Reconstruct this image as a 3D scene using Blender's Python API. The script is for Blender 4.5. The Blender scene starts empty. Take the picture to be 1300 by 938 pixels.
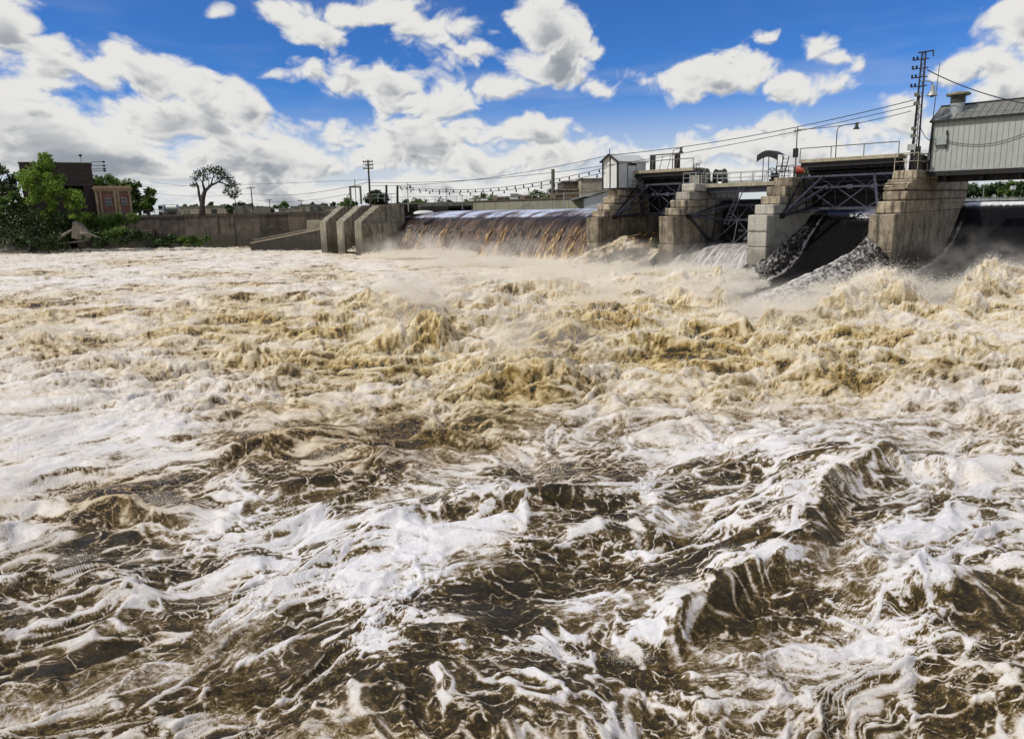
import bpy, bmesh, math, random
import numpy as np
from mathutils import Vector, Matrix
random.seed(7)
scn = bpy.context.scene
C = scn.collection
R_ = math.radians

# ------------------------------------------------------------------ camera
F, CX, CY, H = 880.0, 650.0, 424.0, 6.0          # photograph 1300 px wide, eye 6 m above the tailwater
TH, PH = math.atan(162/880), R_(1.3)
r0 = Vector((1, 0, 0)); u0 = Vector((0, math.sin(TH), math.cos(TH))); FW = Vector((0, math.cos(TH), -math.sin(TH)))
RT = r0*math.cos(PH) - u0*math.sin(PH); UP = u0*math.cos(PH) + r0*math.sin(PH)
cam_d = bpy.data.cameras.new('camera'); cam = bpy.data.objects.new('camera', cam_d); C.objects.link(cam)
cam.matrix_world = Matrix(((RT.x, UP.x, -FW.x, 0), (RT.y, UP.y, -FW.y, 0), (RT.z, UP.z, -FW.z, H), (0, 0, 0, 1)))
cam_d.sensor_width = 36; cam_d.lens = F/1300*36; cam_d.shift_y = -45/1300
cam_d.clip_start = 0.1; cam_d.clip_end = 20000
scn.camera = cam
scn.view_settings.view_transform = 'Standard'; scn.view_settings.look = 'None'
scn.view_settings.exposure = -0.02; scn.view_settings.gamma = 1
scn.cycles.max_bounces = 6; scn.cycles.volume_bounces = 2; scn.cycles.transparent_max_bounces = 12

def ray(px, py): return FW + RT*((px-CX)/F) - UP*((py-CY)/F)
def atY(px, py, Y):
    d = ray(px, py); t = Y/d.y; return Vector((d.x*t, Y, H+d.z*t))
def atZ(px, py, z):
    d = ray(px, py); t = (z-H)/d.z; return Vector((d.x*t, d.y*t, z))
# dam frame: s along the dam (left to right), u upstream, z up
Q = 2**-.5; O = Vector((8.2, 76.8, 0)); DS = Vector((Q, -Q, 0)); DU = Vector((Q, Q, 0))
def suz(s, u, z=0): return O + DS*s + DU*u + Vector((0, 0, z))
def tosu(p): d = p-O; return (d.dot(DS), d.dot(DU))
def atu(px, py, u):
    d = ray(px, py); t = (85+u/Q)/(d.x+d.y); p = Vector((d.x*t, d.y*t, H+d.z*t)); a = tosu(p); return (a[0], u, p.z)

# ------------------------------------------------------------------ light
SUN = Vector((-0.65, -0.20, 0.73)).normalized()
sun_el = math.asin(SUN.z); sun_rot = math.atan2(SUN.x, SUN.y)
sd = bpy.data.lights.new('sun', 'SUN'); so = bpy.data.objects.new('sun', sd); C.objects.link(so)
sd.energy = 3.4; sd.angle = R_(0.5); sd.color = (1, .94, .84)
so.rotation_euler = (-SUN).to_track_quat('-Z', 'Y').to_euler(); so.location = (0, 0, 60)

class NT:
    """small node-tree writer"""
    def __init__(s, t): s.t = t; s.n = t.nodes; s.l = t.links
    def add(s, typ, ins=None, **kw):
        nd = s.n.new(typ)
        for k, v in kw.items(): setattr(nd, k, v)
        if ins:
            for k, v in ins.items(): s.put(nd.inputs[k], v)
        return nd
    def put(s, sock, v):
        if isinstance(v, bpy.types.NodeSocket): s.l.new(v, sock)
        elif hasattr(v, 'outputs'): s.l.new(v.outputs[0], sock)
        else: sock.default_value = v
    def m(s, op, a, b=0.0, c=None, clamp=False):
        nd = s.n.new('ShaderNodeMath'); nd.operation = op; nd.use_clamp = clamp
        s.put(nd.inputs[0], a); s.put(nd.inputs[1], b)
        if c is not None: s.put(nd.inputs[2], c)
        return nd.outputs[0]
    def vm(s, op, a, b=(0, 0, 0)):
        nd = s.n.new('ShaderNodeVectorMath'); nd.operation = op; s.put(nd.inputs[0], a); s.put(nd.inputs[1], b)
        return nd.outputs['Value'] if op in ('LENGTH', 'DOT_PRODUCT') else nd.outputs[0]
    def mix(s, f, a, b):
        nd = s.n.new('ShaderNodeMix'); nd.data_type = 'RGBA'; s.put(nd.inputs[0], f); s.put(nd.inputs[6], a); s.put(nd.inputs[7], b)
        return nd.outputs[2]
    def ss(s, v, a, b, lo=0.0, hi=1.0):
        nd = s.n.new('ShaderNodeMapRange'); nd.interpolation_type = 'SMOOTHSTEP'
        s.put(nd.inputs[0], v); s.put(nd.inputs[1], a); s.put(nd.inputs[2], b); s.put(nd.inputs[3], lo); s.put(nd.inputs[4], hi)
        return nd.outputs[0]
    def noise(s, vec, scale, detail=4, rough=.55, dist=0.0, dim='3D'):
        nd = s.n.new('ShaderNodeTexNoise'); nd.noise_dimensions = dim
        s.put(nd.inputs['Vector'], vec); s.put(nd.inputs['Scale'], scale); s.put(nd.inputs['Detail'], detail)
        s.put(nd.inputs['Roughness'], rough); s.put(nd.inputs['Distortion'], dist)
        return nd.outputs[0]

def azel(px, py):
    d = ray(px, py).normalized(); return math.atan2(d.x, d.y), math.asin(d.z)

# ------------------------------------------------------------------ sky: Nishita with cumulus clouds
world = bpy.data.worlds.new('World'); scn.world = world; world.use_nodes = True
world.node_tree.nodes.clear(); W = NT(world.node_tree)
sky = W.add('ShaderNodeTexSky', sky_type='NISHITA'); sky.sun_disc = False; sky.sun_elevation = sun_el; sky.sun_rotation = sun_rot
sky.air_density = 1.0; sky.dust_density = .2; sky.ozone_density = 4.0; sky.altitude = 1500
tint = W.add('ShaderNodeMix', data_type='RGBA', blend_type='MULTIPLY'); tint.inputs[0].default_value = 1; W.l.new(sky.outputs[0], tint.inputs[6]); tint.inputs[7].default_value = (.36, .74, 1.25, 1)
bg1 = W.add('ShaderNodeBackground', {0: tint.outputs[2], 1: .09})
W.l.new(bg1.outputs[0], W.add('ShaderNodeOutputWorld').inputs[0])

# ------------------------------------------------------------------ materials
def mat(name, build):
    m = bpy.data.materials.new(name); m.use_nodes = True; t = m.node_tree; t.nodes.clear(); N = NT(t)
    b = N.add('ShaderNodeBsdfPrincipled'); o = N.add('ShaderNodeOutputMaterial'); N.l.new(b.outputs[0], o.inputs[0])
    build(N, b); return m
def bump(N, b, h, strength=.4, dist=.05):
    bp = N.add('ShaderNodeBump', {'Height': h, 'Strength': strength, 'Distance': dist}); N.l.new(bp.outputs[0], b.inputs['Normal'])
def masonry(name, c1, c2, stain, streak=.6, rough=.85, sc=1.0, bstr=.5, bdist=.06):
    def f(N, b):
        o = N.add('ShaderNodeTexCoord').outputs['Object']; g = N.add('ShaderNodeNewGeometry').outputs['Position']
        a = N.noise(g, 1.1*sc, 6, .6); s2 = N.noise(N.vm('MULTIPLY', g, (2.2, 2.2, .22)), 1.2*sc, 5, .6)
        fine = N.noise(g, 9*sc, 6, .7)
        rnd = N.add('ShaderNodeObjectInfo').outputs['Random']
        k = N.m('ADD', N.m('MULTIPLY', a, 1.1), N.m('MULTIPLY', rnd, .35)); 
        c = N.mix(N.ss(k, .35, .95), c1, c2)
        c = N.mix(N.m('MULTIPLY', N.ss(s2, .48, .66), streak), c, stain)
        c = N.mix(N.ss(fine, .35, .7, .45, 0), c, tuple(x*.35 for x in stain[:3])+(1,))
        blot = N.noise(g, .55*sc, 5, .65, .8)
        c = N.mix(N.ss(blot, .50, .66, 0, .62), c, tuple(x*.42 for x in c1[:3])+(1,))
        z = N.add('ShaderNodeSeparateXYZ', {0: g}).outputs[2]
        wet = N.m('MULTIPLY', N.ss(N.m('MULTIPLY_ADD', a, 3.2, z), 4.6, 2.2), .8)
        c = N.mix(wet, c, tuple(x*.9 for x in stain[:3])+(1,))
        N.put(b.inputs['Base Color'], c); N.put(b.inputs['Roughness'], N.m('MULTIPLY_ADD', wet, -.45, rough))
        bump(N, b, N.m('ADD', fine, N.m('MULTIPLY', a, 1.5)), bstr, bdist)
    return mat(name, f)
def painted(name, col, rough=.5, metal=0.0, rust=0.0, rustcol=(.12, .05, .02, 1), var=.35, sc=1.0):
    def f(N, b):
        g = N.add('ShaderNodeNewGeometry').outputs['Position']
        a = N.noise(g, 1.7*sc, 6, .65); s2 = N.noise(N.vm('MULTIPLY', g, (3, 3, .5)), 2.2*sc, 4, .6)
        c = N.mix(N.ss(a, .3, .75, var, 0), col, tuple(x*.45 for x in col[:3])+(1,))
        if rust: c = N.mix(N.m('MULTIPLY', N.ss(s2, .5, .68), rust), c, rustcol)
        N.put(b.inputs['Base Color'], c); b.inputs['Roughness'].default_value = rough; b.inputs['Metallic'].default_value = metal
        bump(N, b, N.noise(g, 14, 3), .12, .01)
    return mat(name, f)
M = {}
M['conc_tan'] = masonry('weathered_tan_concrete', (.20, .165, .115, 1), (.54, .46, .33, 1), (.055, .045, .033, 1), .85)
M['conc_grey'] = masonry('grey_concrete', (.22, .20, .165, 1), (.44, .41, .35, 1), (.08, .068, .05, 1), .8)
M['conc_new'] = masonry('pale_new_concrete', (.44, .42, .36, 1), (.56, .54, .47, 1), (.20, .17, .13, 1), .35)
M['conc_but'] = masonry('buttress_concrete', (.24, .215, .16, 1), (.36, .33, .25, 1), (.06, .052, .038, 1), .8)
M['conc_dark'] = masonry('dark_wet_concrete', (.055, .045, .035, 1), (.13, .105, .08, 1), (.02, .018, .015, 1), .7)
M['wall_brown'] = masonry('old_river_wall', (.055, .042, .036, 1), (.17, .135, .11, 1), (.03, .032, .018, 1), .85, sc=.6)
M['deck_conc'] = masonry('deck_concrete', (.40, .36, .26, 1), (.52, .48, .36, 1), (.16, .13, .09, 1), .4)
M['steel'] = painted('blue_black_steel', (.03, .036, .055, 1), .45, .3, .25)
M['steel_light'] = painted('weathered_gate_steel', (.075, .085, .115, 1), .4, .35, .3)
M['black'] = painted('black_painted_iron', (.012, .012, .014, 1), .5, .2, .2)
M['rail'] = painted('olive_grey_rail', (.13, .13, .10, 1), .55, .2, .3)
M['galv'] = painted('galvanised_metal', (.42, .45, .44, 1), .4, .5, .15, (.2, .13, .08, 1))
M['siding'] = painted('pale_grey_metal_siding', (.40, .42, .40, 1), .5, .1, .12, (.25, .2, .14, 1), .3, .6)
M['roofmetal'] = painted('ribbed_metal_roofing', (.24, .245, .22, 1), .45, .35, .35, (.12, .09, .06, 1))
M['white'] = painted('white_weathered_panel', (.66, .68, .66, 1), .5, 0, .15, (.3, .26, .2, 1), .25)
M['wood'] = painted('weathered_wood', (.16, .11, .075, 1), .8, 0, .3)
M['woodpale'] = painted('pale_plywood', (.42, .38, .30, 1), .8, 0, .2)
M['beige'] = masonry('beige_block', (.40, .35, .26, 1), (.50, .44, .33, 1), (.3, .25, .18, 1), .3, sc=.4)
M['olive'] = masonry('olive_grey_render', (.23, .23, .17, 1), (.30, .29, .22, 1), (.13, .13, .09, 1), .4, sc=.4)
M['red'] = painted('red_paint', (.42, .05, .03, 1), .4, 0, .1)
M['yellow'] = painted('faded_yellow_paint', (.5, .42, .22, 1), .4, 0, .2)
M['glass'] = painted('dark_window_glass', (.02, .025, .03, 1), .08)
M['cable'] = painted('black_cable', (.02, .02, .022, 1), .6)
M['bark'] = masonry('dark_bark', (.035, .028, .02, 1), (.07, .055, .04, 1), (.015, .012, .01, 1), .5, sc=3)
M['rock'] = masonry('grey_rock', (.16, .14, .11, 1), (.30, .27, .21, 1), (.05, .045, .03, 1), .5, sc=1.2)
M['ground'] = masonry('grassy_ground', (.05, .065, .02, 1), (.11, .115, .045, 1), (.10, .08, .05, 1), .5, sc=.3)
def brickmat(name, c1, c2, mo, sc):
    def f(N, b):
        tcn = N.add('ShaderNodeTexCoord').outputs['Object']; s = N.add('ShaderNodeSeparateXYZ', {0: tcn})
        v = N.add('ShaderNodeCombineXYZ', {0: N.m('ADD', s.outputs[0], s.outputs[1]), 1: s.outputs[2]}).outputs[0]
        br = N.add('ShaderNodeTexBrick', {'Vector': v, 'Color1': c1, 'Color2': c2, 'Mortar': mo, 'Scale': sc, 'Mortar Size': .03, 'Brick Width': .6, 'Row Height': .22})
        g = N.noise(tcn, 1.3, 5, .6)
        c = N.mix(N.ss(g, .35, .7, .55, 0), br.outputs[0], tuple(x*.3 for x in c1[:3])+(1,))
        N.put(b.inputs['Base Color'], c); b.inputs['Roughness'].default_value = .85; bump(N, b, br.outputs['Fac'], .3, -.02)
    return mat(name, f)
M['brick_dark'] = brickmat('dark_brown_brick', (.060, .036, .032, 1), (.085, .05, .044, 1), (.04, .032, .03, 1), 2.5)
M['brick_red'] = brickmat('red_brick', (.26, .10, .085, 1), (.32, .14, .11, 1), (.22, .16, .13, 1), 2.5)
M['tan_stone'] = masonry('tan_trim_stone', (.42, .31, .17, 1), (.52, .40, .23, 1), (.2, .14, .08, 1), .3)
def leafmat(name, a, b2, tr=.25):
    def f(N, b):
        g = N.add('ShaderNodeNewGeometry').outputs['Position']
        at = N.add('ShaderNodeAttribute', attribute_name='tone').outputs['Fac']
        k = N.m('ADD', N.m('MULTIPLY', N.noise(g, .8, 4), .7), N.m('MULTIPLY', at, .6))
        c = N.mix(N.ss(k, .35, .95), a, b2)
        N.put(b.inputs['Base Color'], c); b.inputs['Roughness'].default_value = .55; b.inputs['Specular IOR Level'].default_value = .3
        t = N.add('ShaderNodeBsdfTranslucent', {0: c}); mxs = N.add('ShaderNodeMixShader', {0: tr, 1: b.outputs[0], 2: t.outputs[0]})
        N.l.new(mxs.outputs[0], [n for n in N.n if n.type == 'OUTPUT_MATERIAL'][0].inputs[0])
    return mat(name, f)
M['leaf'] = leafmat('green_leaves', (.035, .075, .012, 1), (.12, .19, .03, 1))
M['leaf_bright'] = leafmat('bright_green_leaves', (.07, .14, .015, 1), (.20, .30, .04, 1), .35)
M['leaf_dark'] = leafmat('dark_green_leaves', (.012, .028, .008, 1), (.045, .075, .02, 1), .15)

# ------------------------------------------------------------------ mesh helpers
class MB:
    def __init__(s): s.v = []; s.f = []
    def box(s, a, b, rz=0.0, c=None):
        x0, y0, z0 = a; x1, y1, z1 = b; n = len(s.v)
        p = [(x0,y0,z0),(x1,y0,z0),(x1,y1,z0),(x0,y1,z0),(x0,y0,z1),(x1,y0,z1),(x1,y1,z1),(x0,y1,z1)]
        if rz:
            cx, cy = c or ((x0+x1)/2, (y0+y1)/2); cs, sn = math.cos(rz), math.sin(rz)
            p = [(cx+(q[0]-cx)*cs-(q[1]-cy)*sn, cy+(q[0]-cx)*sn+(q[1]-cy)*cs, q[2]) for q in p]
        s.v += p; s.f += [tuple(n+i for i in q) for q in ((0,3,2,1),(4,5,6,7),(0,1,5,4),(1,2,6,5),(2,3,7,6),(3,0,4,7))]; return s
    def bar(s, p, q, w, h=None):
        p, q = Vector(p), Vector(q); h = h or w; d = (q-p).normalized()
        up = Vector((0, 0, 1)) if abs(d.z) < .95 else Vector((0, 1, 0))
        a = d.cross(up).normalized()*(w/2); b = a.cross(d).normalized()*(h/2); n = len(s.v)
        for c in (p, q): s.v += [tuple(c-a-b), tuple(c+a-b), tuple(c+a+b), tuple(c-a+b)]
        s.f += [tuple(n+i for i in t) for t in ((0,1,2,3),(7,6,5,4),(0,4,5,1),(1,5,6,2),(2,6,7,3),(3,7,4,0))]; return s
    def tube(s, pts, rad, k=8, cap=True):
        pts = [Vector(p) for p in pts]; rad = rad if hasattr(rad, '__len__') else [rad]*len(pts); n0 = len(s.v)
        for i, p in enumerate(pts):
            d = (pts[min(i+1, len(pts)-1)]-pts[max(i-1, 0)]).normalized()
            up = Vector((0, 0, 1)) if abs(d.z) < .9 else Vector((0, 1, 0))
            a = d.cross(up).normalized(); b = a.cross(d)
            s.v += [tuple(p+(a*math.cos(t)+b*math.sin(t))*rad[i]) for t in (2*math.pi*j/k for j in range(k))]
        for i in range(len(pts)-1):
            for j in range(k):
                a = n0+i*k+j; b = n0+i*k+(j+1) % k; s.f.append((a, b, b+k, a+k))
        if cap: s.f.append(tuple(n0+j for j in range(k))[::-1]); s.f.append(tuple(n0+(len(pts)-1)*k+j for j in range(k)))
        return s
    def lathe(s, c, prof, k=16):
        c = Vector(c); n0 = len(s.v)
        for r, z in prof: s.v += [(c.x+r*math.cos(2*math.pi*j/k), c.y+r*math.sin(2*math.pi*j/k), c.z+z) for j in range(k)]
        for i in range(len(prof)-1):
            for j in range(k): a = n0+i*k+j; b = n0+i*k+(j+1) % k; s.f.append((a, b, b+k, a+k))
        s.f.append(tuple(n0+j for j in range(k))[::-1]); s.f.append(tuple(n0+(len(prof)-1)*k+j for j in range(k))); return s
    def prism(s, poly, axis, a, b):
        """polygon in the plane perpendicular to axis, extruded a..b"""
        n = len(poly); n0 = len(s.v)
        for t in (a, b):
            for (p, q) in poly: s.v.append({'x': (t, p, q), 'y': (p, t, q), 'z': (p, q, t)}[axis])
        s.f.append(tuple(n0+i for i in range(n))[::-1]); s.f.append(tuple(n0+n+i for i in range(n)))
        for i in range(n): j = (i+1) % n; s.f.append((n0+i, n0+j, n0+n+j, n0+n+i))
        return s
    def build(s, name, m, parent=None, bevel=0, smooth=False, loc=None, rz=None):
        me = bpy.data.meshes.new(name); me.from_pydata(s.v, [], s.f); me.materials.append(m)
        bm = bmesh.new(); bm.from_mesh(me); bmesh.ops.recalc_face_normals(bm, faces=bm.faces)
        if bevel: bmesh.ops.bevel(bm, geom=bm.edges[:], offset=bevel, segments=1, affect='EDGES', clamp_overlap=True)
        bm.to_mesh(me); bm.free()
        if smooth:
            me.shade_smooth()
        o = bpy.data.objects.new(name, me); C.objects.link(o)
        if parent: o.parent = parent
        if loc is not None: o.location = loc
        if rz is not None: o.rotation_euler.z = rz
        return o
def tag(o, label, cat, group=None):
    o['label'] = label; o['category'] = cat
    if group: o['group'] = group
    return o
def thing(name, loc, label, cat, group=None, rz=0.0):
    o = bpy.data.objects.new(name, None); C.objects.link(o); o.location = loc; o.rotation_euler.z = rz
    return tag(o, label, cat, group)
def struct(o): o['kind'] = 'structure'; return o
DR = -math.pi/4       # rotation of the dam frame
def damthing(name, s, u, z, label, cat, group=None): return thing(name, suz(s, u, z), label, cat, group, DR)

# ------------------------------------------------------------------ numpy noise
_rs = np.random.RandomState(11); _perm = np.concatenate([_rs.permutation(512)]*3).astype(np.int32)
_ga = _rs.rand(512)*2*np.pi; _gx = np.cos(_ga).astype(np.float32); _gy = np.sin(_ga).astype(np.float32)
def pn(x, y, seed=0):
    x = np.asarray(x, np.float32); y = np.asarray(y, np.float32)
    xi = np.floor(x); yi = np.floor(y); fx = x-xi; fy = y-yi
    xi = (xi.astype(np.int32)+seed*37) & 511; yi = (yi.astype(np.int32)+seed*91) & 511; x1 = (xi+1) & 511; y1 = (yi+1) & 511
    ux = fx*fx*fx*(fx*(fx*6-15)+10); uy = fy*fy*fy*(fy*(fy*6-15)+10)
    def g(a, b, dx, dy): h = _perm[_perm[a]+b]; return _gx[h]*dx+_gy[h]*dy
    n00 = g(xi, yi, fx, fy); n10 = g(x1, yi, fx-1, fy); n01 = g(xi, y1, fx, fy-1); n11 = g(x1, y1, fx-1, fy-1)
    a = n00+ux*(n10-n00); b = n01+ux*(n11-n01); return (a+uy*(b-a))*1.5
def fbm(x, y, o=4, r=.5, seed=0, l=2.03):
    t = 0; a = 1; n = 0
    for i in range(o): t = t+a*pn(x, y, seed+i*7); n += a; a *= r; x = x*l; y = y*l
    return t/n
def bil(x, y, o=4, r=.5, seed=0, l=2.03):
    t = 0; a = 1; n = 0
    for i in range(o): t = t+a*np.abs(pn(x, y, seed+i*7)); n += a; a *= r; x = x*l; y = y*l
    return t/n
def sst(v, a, b): t = np.clip((v-a)/(b-a), 0, 1); return t*t*(3-2*t)
def gridmesh(name, X, Y, Z, attrs, m, smooth=True, parent=None):
    ny, nx = X.shape; me = bpy.data.meshes.new(name)
    co = np.stack([X, Y, Z], -1).reshape(-1, 3).astype(np.float32)
    i = np.arange(ny*nx, dtype=np.int32).reshape(ny, nx)
    q = np.stack([i[:-1, :-1], i[:-1, 1:], i[1:, 1:], i[1:, :-1]], -1).reshape(-1, 4); nf = len(q)
    me.vertices.add(len(co)); me.vertices.foreach_set('co', co.ravel())
    me.loops.add(nf*4); me.loops.foreach_set('vertex_index', q.ravel())
    me.polygons.add(nf); me.polygons.foreach_set('loop_start', np.arange(0, nf*4, 4, dtype=np.int32)); 
    if smooth: me.polygons.foreach_set('use_smooth', np.ones(nf, bool))
    for k, v in attrs.items():
        a = me.attributes.new(k, 'FLOAT', 'POINT'); a.data.foreach_set('value', np.ascontiguousarray(v, np.float32).ravel())
    me.update(); me.validate(); me.materials.append(m)
    o = bpy.data.objects.new(name, me); C.objects.link(o); o.parent = parent; return o

# ------------------------------------------------------------------ cumulus clouds on the sky dome
CLOUDS = [  # centre x, y, radius x, y in photograph pixels at the zenith of each puff, weight
 (-5,30,62,75,1),(62,78,66,46,1),(120,98,44,26,.8),(-30,120,120,60,1),
 (172,78,34,26,.9),(205,92,62,34,1),(262,112,44,26,.9),(312,138,30,36,1),(240,150,90,40,1),
 (345,12,50,24,.85),(400,38,60,34,1),(440,14,40,22,.8),(500,12,60,22,.8),(560,42,62,30,1),(600,70,40,20,.9),
 (400,92,48,24,.9),(445,98,60,36,1),(490,110,44,40,1),(555,130,52,26,.9),
 (690,28,44,52,1),(725,52,42,44,1),(690,84,62,34,1),(780,112,38,22,.7),(640,108,50,20,.7),
 (880,118,46,24,.85),(915,104,52,32,1),(960,96,40,30,.9),(995,112,52,24,.9),(1045,106,30,12,.5),
 (1042,58,24,22,.8),(1070,68,22,12,.7),(975,47,20,9,.55),(272,14,20,8,.5),(345,104,22,8,.5),(1092,78,10,14,.5),
 (1218,92,40,28,.9),(1256,76,34,30,.8),(1300,26,46,56,.95),(1275,125,62,44,.95),(1145,150,34,38,.9),(1160,190,90,60,1),
 (60,190,260,68,1),(330,200,170,50,.95),(520,190,130,46,.95),(680,165,70,26,.95),(700,195,120,34,1),(845,200,110,32,.95),(950,190,90,42,.95),(1040,200,100,36,.95),
 (1300,190,90,90,1),(650,245,900,30,.85)]

azs = np.concatenate([np.linspace(-math.pi, -.74, 70)[:-1], np.linspace(-.74, .74, 920), np.linspace(.74, math.pi, 70)[1:]]).astype(np.float32)
els = np.concatenate([np.linspace(-.02, .335, 220), np.linspace(.335, math.pi/2, 44)[1:]]).astype(np.float32)
AZ, EL = np.meshgrid(azs, els)
def cloud_field(AZ, EL, fine=True):
    dx, dy, dz = np.sin(AZ)*np.cos(EL), np.cos(AZ)*np.cos(EL), np.sin(EL)
    p = dx-.35*dy; q = (dz+.22*dy)*1.35
    wp = .030*fbm(p*9, q*9, 3, .5, 401); wq = .030*fbm(p*9+7, q*9, 3, .5, 403)
    az = AZ+wp*.8; el = EL+wq*.8; acc = np.full(AZ.shape, -1.0, np.float32)
    for (x, y, rx, ry, w) in CLOUDS:
        a, e = azel(x, y); a2, _ = azel(x+rx, y); _, e2 = azel(x, y-ry)
        below = np.where(el < e, .85, 1.0)                # flatter bases
        d = w*(1-np.sqrt(((az-a)/(a2-a))**2+((el-e)/((e2-e)*below))**2)); t = np.clip(.5+(d-acc)/.5, 0, 1); acc = acc*(1-t)+d*t+.25*t*(1-t)
    wide = 1.5*fbm(dx*2.1+dz*.9, dy*2.1-dz*.7, 4, .5, 411)+.25+.35*sst(EL, .3, .0)  # out-of-view cloud cover, raised so the crest water reflects a paler sky
    front = sst(np.abs(AZ), .86, .70)*sst(EL, .37, .31); acc = np.maximum(acc, -1); acc = acc*front+wide*(1-front)
    p = p+wp; q = q+wq
    f = acc+.62*fbm(p*8, q*8, 3, .5, 421)+1.35*(bil(p*15, q*17, 6 if fine else 2, .58, 423)-.27)-.02
    soft = acc+.62*fbm(p*8, q*8, 3, .5, 421)
    return f, soft
cf, soft = cloud_field(AZ, EL)
sh = np.zeros_like(cf)
for k, (da, de) in enumerate([(-.004, .008), (-.009, .018), (-.015, .032), (-.022, .050)]):
    f2, _ = cloud_field(AZ+da, EL+de, k < 2); sh += np.clip(f2, 0, 1.0)*(.32, .3, .25, .22)[k]
body = np.clip(cf, 0, 1.2)
rim = np.clip(cf, 0, .5)-np.clip(cloud_field(AZ-.003, EL+.006)[0], 0, .5)
lum = 1.05-.58*sst(sh, .15, 1.0)*sst(body, .2, .8)+1.5*np.clip(rim, -.25, .3)-.22*sst(fbm(AZ*16, EL*26, 4, .55, 441), -.05, .45)*sst(body, .1, .4)
haz = sst(EL, .10, .0); alpha_c = sst(cf, -.07, .38); alpha_c = alpha_c*(1-.0*haz)
veil = sst(EL, .16, .02)*.80; veil = np.maximum(veil, .28*sst(fbm(AZ*3, EL*16, 4, .55, 431), -.1, .6)*sst(EL, .34, .1)); lum_v = .86
lum = np.where(alpha_c > .01, lum, lum_v); at = 1-(1-alpha_c)*(1-veil); lum = (lum*alpha_c+lum_v*veil*(1-alpha_c))/np.maximum(at, 1e-3)
sdir = np.sin(AZ)*np.cos(EL)*SUN.x+np.cos(AZ)*np.cos(EL)*SUN.y+np.sin(EL)*SUN.z; at = at*(1-sst(sdir, .985, .998))     # the sun itself shines through a gap
RD = 9000.0
def skymat():
    m = bpy.data.materials.new('cumulus_clouds'); m.use_nodes = True; m.node_tree.nodes.clear(); N = NT(m.node_tree)
    a = N.add('ShaderNodeAttribute', attribute_name='alpha').outputs['Fac']; l = N.add('ShaderNodeAttribute', attribute_name='lum').outputs['Fac']
    c = N.mix(N.ss(l, .35, 1.0), (.37, .41, .46, 1), (1.0, .99, .965, 1)); e = N.add('ShaderNodeEmission', {0: c, 1: CLOUD_E}); t = N.add('ShaderNodeBsdfTransparent')
    x = N.add('ShaderNodeMixShader', {0: a, 1: t, 2: e}); N.l.new(x.outputs[0], N.add('ShaderNodeOutputMaterial').inputs[0])
    try: m.cycles.emission_sampling = 'NONE'
    except Exception: pass
    return m
CLOUD_E = .80
skyo = gridmesh('sky', RD*np.sin(AZ)*np.cos(EL), RD*np.cos(AZ)*np.cos(EL), RD*np.sin(EL), {'alpha': np.clip(at, 0, 1), 'lum': lum}, skymat()); struct(skyo)
# ================================================================== THE DAM
def jit(a): return random.uniform(-a, a)
def rough_block(x0, x1, y0, y1, z0, z1, m, parent, name='stone_block', j=.03, bev=.05):
    mb = MB().box((x0, y0, z0), (x1, y1, z1)); mb.v = [(x+jit(j), y+jit(j), z+jit(j*.6)) for x, y, z in mb.v]
    return mb.build(name, m, parent, bevel=bev)
def pier(s0, s1, steps, back, mats, label, splits, lean=0.0, bottom_joint=1.9, rough=.05):
    """steps: list of (u of the nose, z of the top) from the lowest course upward"""
    root = damthing('dam_pier', s0, 0, 0, label, 'dam pier', 'stepped concrete piers between the gates')
    w = s1-s0; zprev = -3.0; courses = []
    u_first, z_first = steps[0]
    courses.append((u_first-.05, -3.0, bottom_joint, mats[0])); courses.append((u_first, bottom_joint, z_first, mats[0]))
    for i in range(1, len(steps)): courses.append((steps[i][0], steps[i-1][1], steps[i][1], mats[min(i, len(mats)-1)]))
    for i, (ua, za, zb, m) in enumerate(courses):
        cuts = [ua]
        nfirst = ua+random.uniform(1.5, 2.1)+(99 if splits[0] > 20 else 0)
        while nfirst < back-1.2: cuts.append(nfirst); nfirst += random.uniform(*splits)
        cuts.append(back)
        for k, (a, b) in enumerate(zip(cuts[:-1], cuts[1:])):
            g = .012; o_ = jit(.02)
            mm = m if k < 2 else mats[-1]
            rough_block(0+o_*.5, w+o_, a+(g if k else 0), b-g, za+g, zb-g, mm, root, j=rough, bev=random.uniform(.05, .11))
    core = MB().box((.08, u_first+.12, -3), (w-.08, back-.05, steps[0][1]-.1)); 
    for (ua, zt), (ub, zp) in zip(steps[1:], steps[:-1]): core.box((.08, ua+.12, zp-.15), (w-.08, back-.05, zt-.1))
    core.build('core', M['conc_dark'], root)
    return root
P1 = pier(.2, 1.9, [(0, 4.6), (1.0, 5.3), (2.0, 6.0), (2.95, 6.8), (3.8, 7.62)], 13.5, [M['conc_tan'], M['conc_tan'], M['wood'] if 0 else M['conc_tan'], M['conc_tan'], M['conc_tan'], M['conc_dark']],
    'tan stepped pier at the right end of the long overflow, carrying the small shed', (30, 31))
P2 = pier(9.5, 11.15, [(0, 4.67), (.97, 5.46), (1.96, 6.23), (2.97, 7.05), (3.99, 7.88)], 13.5, [M['conc_tan'], M['conc_tan'], M['conc_tan'], M['conc_grey'], M['conc_new'], M['conc_grey']],
    'stepped pier with pale upper courses carrying the two winch drums', (2.4, 3.4))
P3 = pier(18.9, 20.7, [(0.0, 4.74), (1.25, 5.64), (2.35, 6.4), (3.5, 7.24), (4.9, 8.1)], 13.5, [M['conc_new'], M['conc_new'], M['conc_tan'], M['conc_tan'], M['conc_tan'], M['conc_tan']],
    'stepped pier with smooth pale new concrete nose and tan top courses', (30, 31), rough=.02)
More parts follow.
